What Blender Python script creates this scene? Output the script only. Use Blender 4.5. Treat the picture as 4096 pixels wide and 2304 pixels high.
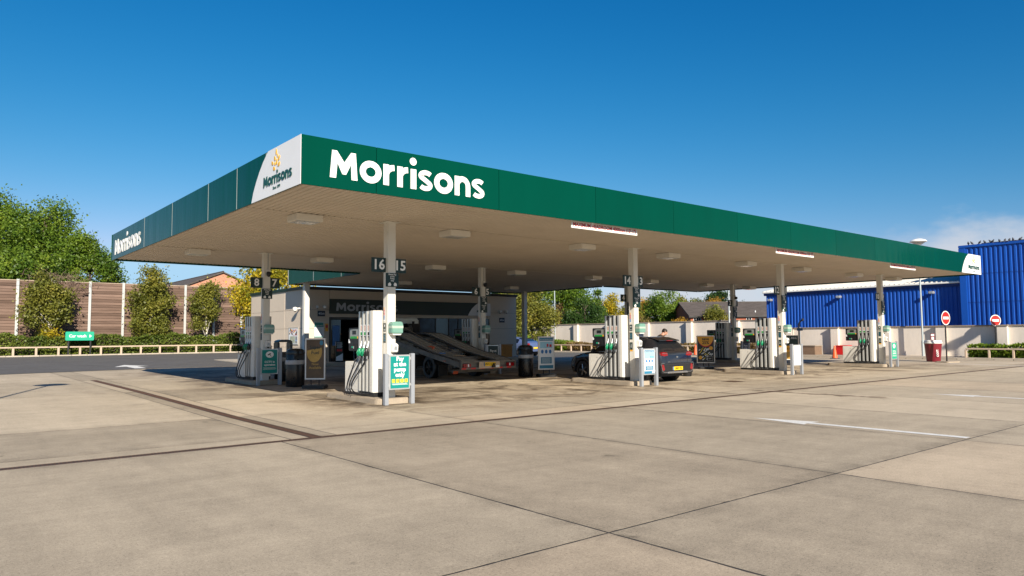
import bpy, bmesh, math, random
import numpy as np
from mathutils import Matrix, Vector, Euler
R=math.radians; PI=math.pi
for o in list(bpy.data.objects): bpy.data.objects.remove(o)
S=bpy.context.scene; C=S.collection
rng=np.random.default_rng(7); random.seed(7)

# ---------------------------------------------------------------- camera, sky, sun, exposure
yaw,pitch,roll=R(50.465),R(3.794),R(-.42)
F=Vector((math.cos(yaw)*math.cos(pitch),math.sin(yaw)*math.cos(pitch),math.sin(pitch)))
Rt=Vector((math.sin(yaw),-math.cos(yaw),0)); Up=Rt.cross(F)
Rr=Rt*math.cos(roll)+Up*math.sin(roll); Ur=Up*math.cos(roll)-Rt*math.sin(roll)
cam=bpy.data.objects.new('camera',bpy.data.cameras.new('camera')); C.objects.link(cam)
cam.matrix_world=Matrix(((Rr.x,Ur.x,-F.x,0),(Rr.y,Ur.y,-F.y,0),(Rr.z,Ur.z,-F.z,1.6),(0,0,0,1)))
cam.data.sensor_width=36; cam.data.lens=25.373; cam.data.clip_end=3000; cam.data.clip_start=.05
S.camera=cam
SUN=Vector((-.66,-1.848,1)).normalized()          # direction towards the sun
w=bpy.data.worlds.new('World'); S.world=w; w.use_nodes=True
nt=w.node_tree; nt.nodes.clear()
def N(nt,t,**k):
    n=nt.nodes.new(t)
    for a,b in k.items():
        if a in ('inp',):
            for i,v in b.items(): n.inputs[i].default_value=v
        else: setattr(n,a,b)
    return n
sky=N(nt,'ShaderNodeTexSky'); sky.sky_type='NISHITA'; sky.sun_disc=False
sky.sun_elevation=math.asin(SUN.z); sky.sun_rotation=math.atan2(SUN.x,SUN.y)%(2*PI)
sky.air_density=1.0; sky.dust_density=.1; sky.ozone_density=2.5; sky.altitude=50
L=nt.links.new
hs=N(nt,'ShaderNodeHueSaturation'); hs.inputs['Saturation'].default_value=1.35; hs.inputs['Hue'].default_value=.503
L(sky.outputs[0],hs.inputs['Color'])
# keep the milky band at the very horizon thin, as on a clear autumn day
tcs=N(nt,'ShaderNodeTexCoord'); ms=N(nt,'ShaderNodeVectorMath',operation='MULTIPLY_ADD'); ms.inputs[1].default_value=(1,1,.80); ms.inputs[2].default_value=(0,0,.13)
nm=N(nt,'ShaderNodeVectorMath',operation='NORMALIZE'); L(tcs.outputs['Generated'],ms.inputs[0]); L(ms.outputs[0],nm.inputs[0]); L(nm.outputs[0],sky.inputs[0])
# deepen the clear blue overhead, one curve for the whole dome
spc=N(nt,'ShaderNodeSeparateColor'); cbc=N(nt,'ShaderNodeCombineColor'); L(hs.outputs[0],spc.inputs[0])
def M0(op,a,b):
    n=nt.nodes.new('ShaderNodeMath'); n.operation=op; L(a,n.inputs[0]); n.inputs[1].default_value=b; return n.outputs[0]
for ch,(ex,k_,mxv) in enumerate(((2.6,1.25,2.6),(1.4,.61,4.2),(1.06,.70,5.6))):
    L(M0('MINIMUM',M0('MULTIPLY',M0('POWER',spc.outputs[ch],ex),k_),mxv),cbc.inputs[ch])
# a broken bank of fair-weather cloud low over the horizon
tc=N(nt,'ShaderNodeTexCoord'); sep=N(nt,'ShaderNodeSeparateXYZ'); L(tc.outputs['Generated'],sep.inputs[0])
mp=N(nt,'ShaderNodeMapping'); mp.inputs['Scale'].default_value=(1,1,2.2); mp.inputs['Location'].default_value=(.35,.15,0)
L(tc.outputs['Generated'],mp.inputs[0])
cn=N(nt,'ShaderNodeTexNoise'); cn.inputs['Scale'].default_value=4.2; cn.inputs['Detail'].default_value=7; cn.inputs['Roughness'].default_value=.55
L(mp.outputs[0],cn.inputs['Vector'])
big=N(nt,'ShaderNodeTexNoise'); big.inputs['Scale'].default_value=1.1; big.inputs['Detail'].default_value=1
mp2=N(nt,'ShaderNodeMapping'); mp2.inputs['Location'].default_value=(1.9,.4,.3); L(tc.outputs['Generated'],mp2.inputs[0]); L(mp2.outputs[0],big.inputs['Vector'])
lowr=N(nt,'ShaderNodeMapRange',interpolation_type='SMOOTHSTEP'); lowr.inputs[1].default_value=.05; lowr.inputs[2].default_value=.20; lowr.inputs[3].default_value=.26; lowr.inputs[4].default_value=-.26
L(sep.outputs['Z'],lowr.inputs[0])
def M(op,a,b,clamp=False,t=None):
    t=t or nt
    n=t.nodes.new('ShaderNodeMath'); n.operation=op; n.use_clamp=clamp
    for i,v in ((0,a),(1,b)):
        if isinstance(v,(int,float)): n.inputs[i].default_value=v
        else: t.links.new(v,n.inputs[i])
    return n.outputs[0]
dt=N(nt,'ShaderNodeVectorMath',operation='DOT_PRODUCT'); dt.inputs[1].default_value=(.97,.24,0); L(tc.outputs['Generated'],dt.inputs[0])
side=N(nt,'ShaderNodeMapRange',interpolation_type='SMOOTHSTEP'); side.inputs[1].default_value=.45; side.inputs[2].default_value=.93; side.inputs[3].default_value=-.30; side.inputs[4].default_value=.07; L(dt.outputs['Value'],side.inputs[0])
bigm=M('ADD',M('MULTIPLY',M('SUBTRACT',big.outputs['Fac'],.5),.35),side.outputs[0])
cm=M('ADD',M('ADD',cn.outputs['Fac'],lowr.outputs[0]),bigm)
cr=N(nt,'ShaderNodeMapRange',interpolation_type='SMOOTHSTEP'); cr.inputs[1].default_value=.56; cr.inputs[2].default_value=.78; cr.inputs[4].default_value=.85
L(cm,cr.inputs[0])
mixc=N(nt,'ShaderNodeMix',data_type='RGBA'); L(cr.outputs[0],mixc.inputs[0]); L(cbc.outputs[0],mixc.inputs[6]); mixc.inputs[7].default_value=(4.0,4.15,4.5,1)
bg=N(nt,'ShaderNodeBackground'); bg.inputs['Strength'].default_value=.095
L(mixc.outputs[2],bg.inputs['Color'])
wo=N(nt,'ShaderNodeOutputWorld'); L(bg.outputs[0],wo.inputs[0])
sl=bpy.data.lights.new('sun','SUN'); sl.energy=5.0; sl.angle=R(.5); sl.color=(1,.905,.765)
so=bpy.data.objects.new('sun',sl); C.objects.link(so); so.rotation_euler=SUN.to_track_quat('Z','Y').to_euler(); so.location=(-20,-30,40)
vs=S.view_settings; vs.view_transform='Standard'; vs.look='None'; vs.gamma=1; vs.use_curve_mapping=False; vs.exposure=.80
S.render.engine='CYCLES'

# ---------------------------------------------------------------- materials
MAT={}
def mat(name,col,rough=.6,metal=0,var=.12,scale=6,bump=0,bscale=60,spec=.5,coat=0,rand=0,emit=None,streak=None,alpha=1,world=True,var2=0):
    """principled with two scales of colour noise, optional bump and per-object tint"""
    m=bpy.data.materials.new(name); m.use_nodes=True; t=m.node_tree; b=t.nodes['Principled BSDF']
    l=t.links.new
    b.inputs['Roughness'].default_value=rough; b.inputs['Metallic'].default_value=metal
    b.inputs['Specular IOR Level'].default_value=spec; b.inputs['Coat Weight'].default_value=coat
    src=None
    g=t.nodes.new('ShaderNodeNewGeometry'); pos=g.outputs['Position']
    if streak:
        mpn=t.nodes.new('ShaderNodeMapping'); mpn.inputs['Scale'].default_value=streak; l(pos,mpn.inputs[0]); pos=mpn.outputs[0]
    fac=None
    if var:
        n1=t.nodes.new('ShaderNodeTexNoise'); n1.inputs['Scale'].default_value=scale; n1.inputs['Detail'].default_value=6; n1.inputs['Roughness'].default_value=.65; l(pos,n1.inputs['Vector'])
        fac=M('MULTIPLY',M('SUBTRACT',n1.outputs['Fac'],.5,t=t),2*var*1.6,t=t)
        if var2:
            n2=t.nodes.new('ShaderNodeTexNoise'); n2.inputs['Scale'].default_value=scale*11; n2.inputs['Detail'].default_value=3; l(pos,n2.inputs['Vector'])
            fac=M('ADD',fac,M('MULTIPLY',M('SUBTRACT',n2.outputs['Fac'],.5,t=t),2*var2*1.6,t=t),t=t)
    if rand:
        oi=t.nodes.new('ShaderNodeObjectInfo'); rr=M('MULTIPLY',M('SUBTRACT',oi.outputs['Random'],.5,t=t),2*rand,t=t)
        fac=M('ADD',fac,rr,t=t) if fac else rr
    if fac:
        v=M('ADD',fac,1,t=t); vm=t.nodes.new('ShaderNodeVectorMath'); vm.operation='SCALE'; vm.inputs[0].default_value=col[:3]; l(v,vm.inputs['Scale']); l(vm.outputs[0],b.inputs['Base Color'])
        rv=M('ADD',M('MULTIPLY',fac,-.5,t=t),rough,True,t=t); l(rv,b.inputs['Roughness'])
    else: b.inputs['Base Color'].default_value=(*col[:3],1)
    if bump:
        nb=t.nodes.new('ShaderNodeTexNoise'); nb.inputs['Scale'].default_value=bscale; nb.inputs['Detail'].default_value=4; l(pos,nb.inputs['Vector'])
        bu=t.nodes.new('ShaderNodeBump'); bu.inputs['Strength'].default_value=bump; bu.inputs['Distance'].default_value=.01 if bscale>3 else .12; l(nb.outputs['Fac'],bu.inputs['Height']); l(bu.outputs[0],b.inputs['Normal'])
    if emit: b.inputs['Emission Color'].default_value=(*col[:3],1); b.inputs['Emission Strength'].default_value=emit
    MAT[name]=m; return m
def srgb(r,g,b):
    return tuple(((v/255)/12.92 if v/255<.04045 else ((v/255+.055)/1.055)**2.4) for v in (r,g,b))
mat('white',(.72,.70,.66),.4,var=.05,scale=2)
mat('white_paint',(.74,.73,.70),.55,var=.08,scale=3,var2=.05)
mat('road_paint',(.68,.67,.63),.7,var=.25,scale=4,var2=.25)
mat('fascia_green',(.0004,.048,.030),.14,var=.07,scale=1.0,spec=.09,rand=.06,streak=(1.6,1.6,.35),bump=.12,bscale=1.1)
mat('fascia_white',(.74,.74,.74),.4,var=.03,scale=2)
mat('letter_white',(.78,.77,.74),.4,var=.03,scale=4)
mat('number_white',(.88,.87,.84),.4,var=.02)
mat('seam',(.20,.24,.25),.6,var=.1)
mat('letter_green',(.006,.055,.04),.4,var=0)
mat('wheat_yellow',(.72,.40,.03),.45,var=.08)
mat('soffit',(.56,.485,.39),.55,var=.10,scale=.9,var2=.03)
mat('column_white',(.66,.64,.58),.45,var=.06,scale=2.5)
mat('light_box',(.70,.66,.58),.5,var=.05)
mat('light_glass',(.55,.55,.52),.15,var=.05)
mat('sign_green',(.002,.022,.017),.4,var=.05)
mat('sign_teal',(.004,.21,.185),.35,var=.06,scale=8)
mat('sign_grey',(.33,.35,.38),.4,.3,var=.05,scale=5)
mat('alu',(.58,.58,.57),.35,.6,var=.06,scale=6)
mat('pump_white',(.66,.64,.59),.38,var=.12,scale=2.5,var2=.06)
mat('pump_silver',(.62,.62,.60),.3,.55,var=.06,scale=5)
mat('black_plastic',(.012,.012,.013),.45,var=.2,scale=8)
mat('rubber',(.010,.010,.011),.5,var=.2)
mat('hose_metal',(.5,.5,.5),.3,.9,var=0)
mat('nozzle_green',(.004,.22,.10),.4,var=.08)
mat('nozzle_black',(.015,.015,.016),.4,var=0)
mat('nozzle_blue',(.12,.32,.55),.4,var=0)
mat('kerb',(.34,.28,.21),.85,var=.22,scale=3,var2=.12,bump=.4,bscale=40)
mat('kerb_stone',(.40,.35,.28),.85,var=.12,scale=2,var2=.1,rand=.1)
mat('screen',(.22,.23,.22),.12,var=.15,scale=9)
mat('label_green',(.02,.28,.05),.4,var=.1)
mat('label_red',(.5,.02,.02),.4,var=0)
mat('label_blue',(.03,.16,.42),.4,var=0)
mat('label_orange',(.75,.36,.02),.4,var=0)
mat('yellow',(.78,.62,.05),.45,var=.03)
mat('notice_pink',(.58,.40,.33),.5,var=.45,scale=40)
mat('plate_yellow',(.82,.50,.01),.35,var=.03)
mat('ink',(.008,.008,.009),.5,var=0)
mat('dispenser_green',(.15,.29,.235),.15,var=.1)
mat('dispenser_white',(.36,.44,.37),.25,var=.05)
mat('kiosk_panel',(.60,.51,.405),.6,var=.05,scale=1.2,var2=.03)
mat('kiosk_dark',(.012,.013,.015),.35,var=.1)
mat('glass_dark',(.008,.010,.013),.06,var=0,spec=.6)
mat('glass_blue',(.008,.014,.045),.1,var=.4,scale=3,spec=.25)
mat('steel_grey',(.36,.38,.39),.45,.5,var=.06)
mat('lamp_pole',(.42,.47,.48),.4,.4,var=.06)
mat('wood_fence',(.145,.092,.068),.85,var=.42,scale=1.0,streak=(1.0,1,22),rand=.34,bump=.35,bscale=6)
mat('wood_rail',(.46,.36,.27),.85,var=.15,scale=3,var2=.1)
mat('post_grey',(.44,.45,.44),.55,.2,var=.10,scale=2)
mat('blue_clad',(.006,.072,.37),.40,var=.20,scale=.6,streak=(1,1,.35),var2=.04)
mat('blue_dark',(.008,.03,.16),.45,var=.15,scale=1)
mat('roof_sheet',(.52,.49,.43),.5,var=.08,scale=1)
mat('render_wall',(.69,.62,.54),.8,var=.13,scale=.9,streak=(1,1,.35),var2=.05,bump=.15,bscale=25)
mat('coping',(.27,.22,.17),.85,var=.2,scale=2)
mat('brick_red',(.36,.10,.055),.85,var=.2,scale=3)
mat('slate',(.082,.066,.055),.85,var=.5,scale=1.3,streak=(1,1,3),var2=.35)
mat('pvc',(.75,.75,.75),.4,var=0)
mat('costa_red',(.17,.012,.022),.4,var=.06)
mat('sign_red',(.62,.018,.012),.35,var=.03)
mat('cone_orange',(.72,.10,.02),.5,var=.1)
mat('red_plastic',(.55,.012,.012),.45,var=.06)
mat('bin_black',(.010,.010,.011),.3,var=.2,scale=6)
mat('bag',(.35,.35,.36),.3,var=.2)
mat('car_grey',(.030,.032,.042),.22,.6,var=.03,coat=1,spec=.6)
mat('car_black',(.006,.006,.008),.2,var=0,coat=1)
mat('car_blue',(.16,.22,.40),.25,.5,var=.03,coat=1)
mat('cladding',(.014,.014,.015),.55,var=.1)
mat('tail_red',(.22,.004,.007),.12,var=.15,scale=20,coat=1)
mat('rim',(.42,.42,.43),.25,.9,var=0)
mat('rim_dark',(.03,.03,.03),.35,.6,var=0)
mat('chrome',(.62,.62,.64),.18,.95,var=0)
mat('truck_white',(.60,.62,.56),.4,var=.06)
mat('truck_metal',(.17,.155,.135),.55,.4,var=.3,scale=5,var2=.2)
mat('truck_dark',(.020,.018,.016),.7,var=.3)
mat('tread',(.30,.25,.19),.55,.5,var=.35,scale=8,var2=.2)
mat('wood_box',(.50,.20,.03),.7,var=.2)
mat('skin',(.42,.22,.15),.55,var=.06,scale=12)
mat('hair',(.012,.009,.007),.6,var=.2)
mat('cloth_dark',(.02,.021,.024),.85,var=.15,scale=20)
mat('cloth_brown',(.045,.036,.030),.85,var=.15,scale=20)
mat('denim',(.03,.04,.07),.85,var=.15,scale=20)
mat('shoe',(.6,.58,.54),.6,var=.1)
mat('bird',(.05,.05,.055),.7,var=.3,scale=30)
mat('bark',(.075,.055,.04),.9,var=.35,scale=5,streak=(3,3,.7))
mat('bark_birch',(.50,.47,.41),.85,var=.45,scale=5,streak=(1,1,4))
mat('twig',(.20,.14,.10),.9,var=.2)
mat('soil',(.05,.038,.028),.95,var=.3,scale=2)
mat('rust',(.085,.042,.026),.75,.3,var=.4,scale=14,var2=.2)
mat('sealant',(.030,.026,.022),.85,var=.25,scale=8)
mat('ground',(.07,.075,.04),.95,var=.3,scale=.5)
mat('poster_gold',(.42,.25,.045),.4,var=.3,scale=5)
mat('poster_brown',(.09,.05,.02),.4,var=.3,scale=5)
mat('poster_dark',(.010,.012,.012),.4,var=.2,scale=10)
mat('poster_blue',(.03,.18,.30),.4,var=.1)
mat('poster_lightblue',(.30,.55,.68),.4,var=.15,scale=6)
mat('poster_white',(.72,.75,.78),.4,var=.05)
mat('navy',(.008,.02,.045),.4,var=.05)
mat('neon_green',(.012,.34,.20),.4,var=.04)
mat('brick_brown',(.20,.13,.085),.85,var=.2,scale=4)

def concrete():
    m=bpy.data.materials.new('concrete'); m.use_nodes=True; t=m.node_tree; b=t.nodes['Principled BSDF']; l=t.links.new
    g=t.nodes.new('ShaderNodeNewGeometry'); pos=g.outputs['Position']; oi=t.nodes.new('ShaderNodeObjectInfo')
    def noise(sc,det=5,ro=.6,vec=None,dist=0):
        n=t.nodes.new('ShaderNodeTexNoise'); n.inputs['Scale'].default_value=sc; n.inputs['Detail'].default_value=det; n.inputs['Roughness'].default_value=ro; n.inputs['Distortion'].default_value=dist
        l(vec or pos,n.inputs['Vector']); return n.outputs['Fac']
    def rng_(f,a,b_,c=0,d=1):
        n=t.nodes.new('ShaderNodeMapRange'); n.interpolation_type='SMOOTHSTEP'
        for i,v in ((1,a),(2,b_),(3,c),(4,d)): n.inputs[i].default_value=v
        l(f,n.inputs[0]); return n.outputs[0]
    mm=lambda op,a,b_,c=False:M(op,a,b_,c,t=t)
    def mapped(sc):
        n=t.nodes.new('ShaderNodeMapping'); n.inputs['Scale'].default_value=sc; l(pos,n.inputs[0]); return n.outputs[0]
    base=mm('ADD',mm('MULTIPLY',mm('SUBTRACT',noise(.35,4),.5),.5),mm('MULTIPLY',mm('SUBTRACT',noise(2.2,6,.7),.5),.38))
    base=mm('ADD',base,mm('MULTIPLY',mm('SUBTRACT',noise(1,5,.6,mapped((1.6,.22,1))),.5),.40))   # tyre-worn streaks along the lanes
    base=mm('ADD',base,mm('MULTIPLY',mm('SUBTRACT',noise(1,5,.6,mapped((.25,1.4,1))),.5),.40))   # broom and rinse streaks across
    base=mm('ADD',base,mm('MULTIPLY',mm('SUBTRACT',noise(95,2,.5),.5),.60))
    base=mm('ADD',base,mm('MULTIPLY',mm('SUBTRACT',noise(38,3,.6),.5),.58))
    base=mm('ADD',base,mm('MULTIPLY',mm('SUBTRACT',noise(9,4,.7),.5),.32))
    base=mm('ADD',base,mm('MULTIPLY',mm('SUBTRACT',oi.outputs['Random'],.5),.38))
    # dark aggregate specks and small gum spots
    sp=rng_(noise(70,1,.4),.655,.71); base=mm('SUBTRACT',base,mm('MULTIPLY',sp,.42))
    ls=rng_(noise(82,1,.4),.66,.71); base=mm('ADD',base,mm('MULTIPLY',ls,.25))
    gum=rng_(noise(7.5,2,.5),.80,.83); base=mm('SUBTRACT',base,mm('MULTIPLY',gum,.35))
    # grime along the slab edges
    tcn=t.nodes.new('ShaderNodeTexCoord'); sg=t.nodes.new('ShaderNodeSeparateXYZ'); l(tcn.outputs['Generated'],sg.inputs[0])
    ex=mm('PINGPONG',sg.outputs[0],.5); ey=mm('PINGPONG',sg.outputs[1],.5)
    ed=mm('MULTIPLY',rng_(mm('MINIMUM',ex,ey),.055,.0),rng_(noise(1.7,5,.65),.35,.62)); base=mm('SUBTRACT',base,mm('MULTIPLY',ed,.20))
    # isolated oil drips
    dr=mm('MULTIPLY',rng_(noise(2.6,3,.55,None,.3),.66,.74),rng_(noise(.23,2,.5),.45,.6)); base=mm('SUBTRACT',base,mm('MULTIPLY',dr,.34))
    # oil and fuel stains between the islands under the canopy
    sx=t.nodes.new('ShaderNodeSeparateXYZ'); l(pos,sx.inputs[0]); X,Y=sx.outputs[0],sx.outputs[1]
    band=mm('MULTIPLY',rng_(Y,11.6,15.0),rng_(Y,44,30)); band=mm('MULTIPLY',band,mm('MULTIPLY',rng_(X,5.2,8.2),rng_(X,43,37)))
    st=rng_(noise(.55,6,.68,None,.8),.44,.64); stain=mm('MULTIPLY',band,st)
    lane=mm('PINGPONG',mm('SUBTRACT',X,8.93),4.5)       # 0 at an island, 4.5 mid-way
    near=rng_(lane,2.7,.6); rowf=mm('PINGPONG',mm('SUBTRACT',Y,16.6),4.1); near=mm('MULTIPLY',near,rng_(rowf,2.8,.8))
    st2=rng_(noise(1.6,6,.65,None,.4),.33,.58); stain=mm('MAXIMUM',mm('MULTIPLY',stain,.85),mm('MULTIPLY',mm('MULTIPLY',near,band),mm('MULTIPLY',st2,1.0)))
    # two runs of spilt water and oil that cross the long drain
    wob=mm('MULTIPLY',mm('SUBTRACT',noise(.9,3,.6),.5),1.6)
    for cx,ya,yb in ((18.5,7.7,11.9),(17.2,11.0,14.4)):
        ww=rng_(mm('ABSOLUTE',mm('ADD',mm('SUBTRACT',X,cx),wob),0),.26,.06); ww=mm('MULTIPLY',ww,mm('MULTIPLY',rng_(Y,ya,ya+.7),rng_(Y,yb,yb-.6)))
        stain=mm('MAXIMUM',stain,mm('MULTIPLY',mm('MULTIPLY',ww,rng_(noise(3.5,4,.6),.3,.5)),.75))
    dark=mm('SUBTRACT',1,mm('MULTIPLY',stain,.78))
    val=mm('MULTIPLY',mm('MAXIMUM',mm('ADD',base,1),.25),dark)
    cmix=t.nodes.new('ShaderNodeMix'); cmix.data_type='RGBA'; cmix.inputs[6].default_value=(.405,.340,.250,1); cmix.inputs[7].default_value=(.392,.292,.198,1)
    pink=mm('MULTIPLY',rng_(mm('FRACT',mm('MULTIPLY',oi.outputs['Random'],7.31),0),.62,.95),.28)
    l(mm('MAXIMUM',pink,mm('MULTIPLY',stain,.8)),cmix.inputs[0])
    vm=t.nodes.new('ShaderNodeVectorMath'); vm.operation='SCALE'; l(cmix.outputs[2],vm.inputs[0]); l(val,vm.inputs['Scale']); l(vm.outputs[0],b.inputs['Base Color'])
    l(mm('SUBTRACT',.86,mm('MULTIPLY',stain,.25)),b.inputs['Roughness']); b.inputs['Specular IOR Level'].default_value=.15
    bu=t.nodes.new('ShaderNodeBump'); bu.inputs['Strength'].default_value=.35; bu.inputs['Distance'].default_value=.006; l(noise(55,5,.7),bu.inputs['Height']); l(bu.outputs[0],b.inputs['Normal'])
    MAT['concrete']=m
concrete()
def asphalt():
    m=mat('asphalt',(.092,.087,.081),.85,var=.24,scale=.6,var2=.22,bump=.4,bscale=70); return m
asphalt()
def foliage(name,cols,trans=.35):
    m=bpy.data.materials.new(name); m.use_nodes=True; t=m.node_tree; l=t.links.new; t.nodes.clear()
    g=t.nodes.new('ShaderNodeNewGeometry'); n=t.nodes.new('ShaderNodeTexNoise'); n.inputs['Scale'].default_value=.55; n.inputs['Detail'].default_value=3; l(g.outputs['Position'],n.inputs['Vector'])
    f=M('ADD',M('MULTIPLY',g.outputs['Random Per Island'],.36,t=t),M('MULTIPLY',M('SUBTRACT',n.outputs['Fac'],.27,t=t),1.35,t=t),True,t=t)
    cr=t.nodes.new('ShaderNodeValToRGB'); e=cr.color_ramp.elements
    while len(e)<len(cols): e.new(.5)
    for i,cc in enumerate(cols): e[i].position=i/(len(cols)-1); e[i].color=(*cc,1)
    l(f,cr.inputs[0])
    d=t.nodes.new('ShaderNodeBsdfPrincipled'); d.inputs['Roughness'].default_value=.5; d.inputs['Specular IOR Level'].default_value=.35; l(cr.outputs[0],d.inputs['Base Color'])
    tr=t.nodes.new('ShaderNodeBsdfTranslucent'); l(cr.outputs[0],tr.inputs[0])
    mx=t.nodes.new('ShaderNodeMixShader'); mx.inputs[0].default_value=trans; l(d.outputs[0],mx.inputs[1]); l(tr.outputs[0],mx.inputs[2])
    o=t.nodes.new('ShaderNodeOutputMaterial'); l(mx.outputs[0],o.inputs[0]); MAT[name]=m
foliage('leaf_green',[(.026,.062,.008),(.080,.150,.014),(.155,.230,.02),(.26,.31,.03)])
foliage('leaf_dark',[(.014,.040,.010),(.035,.080,.014),(.07,.12,.020)])
foliage('leaf_olive',[(.055,.070,.012),(.13,.145,.022),(.23,.225,.035),(.34,.27,.045)])
foliage('leaf_yellow',[(.09,.12,.010),(.25,.24,.016),(.50,.37,.02),(.60,.43,.03)])
foliage('leaf_orange',[(.09,.07,.015),(.26,.15,.02),(.42,.24,.025),(.5,.32,.04)])
foliage('leaf_hedge',[(.03,.055,.010),(.08,.125,.018),(.16,.20,.03),(.26,.28,.05)])
foliage('leaf_russet',[(.05,.045,.015),(.16,.10,.035),(.26,.18,.06),(.14,.17,.03)])
foliage('leaf_lime',[(.05,.09,.010),(.14,.22,.016),(.27,.34,.03)])
def brickmat(name,c1,c2,mortar,sc):
    m=bpy.data.materials.new(name); m.use_nodes=True; t=m.node_tree; l=t.links.new; b=t.nodes['Principled BSDF']
    tcn=t.nodes.new('ShaderNodeTexCoord'); sp=t.nodes.new('ShaderNodeSeparateXYZ'); mpn=t.nodes.new('ShaderNodeCombineXYZ'); l(tcn.outputs['Object'],sp.inputs[0]); l(sp.outputs[1],mpn.inputs[0]); l(sp.outputs[2],mpn.inputs[1])
    bk=t.nodes.new('ShaderNodeTexBrick'); bk.inputs['Color1'].default_value=(*c1,1); bk.inputs['Color2'].default_value=(*c2,1); bk.inputs['Mortar'].default_value=(*mortar,1); bk.inputs['Scale'].default_value=sc; bk.inputs['Mortar Size'].default_value=.008; bk.inputs['Brick Width'].default_value=.24; bk.inputs['Row Height'].default_value=.08
    l(mpn.outputs[0],bk.inputs['Vector']); l(bk.outputs[0],b.inputs['Base Color']); b.inputs['Roughness'].default_value=.85; MAT[name]=m
brickmat('brick_gable',(.42,.16,.09),(.50,.22,.13),(.42,.30,.22),1.0)

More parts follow.
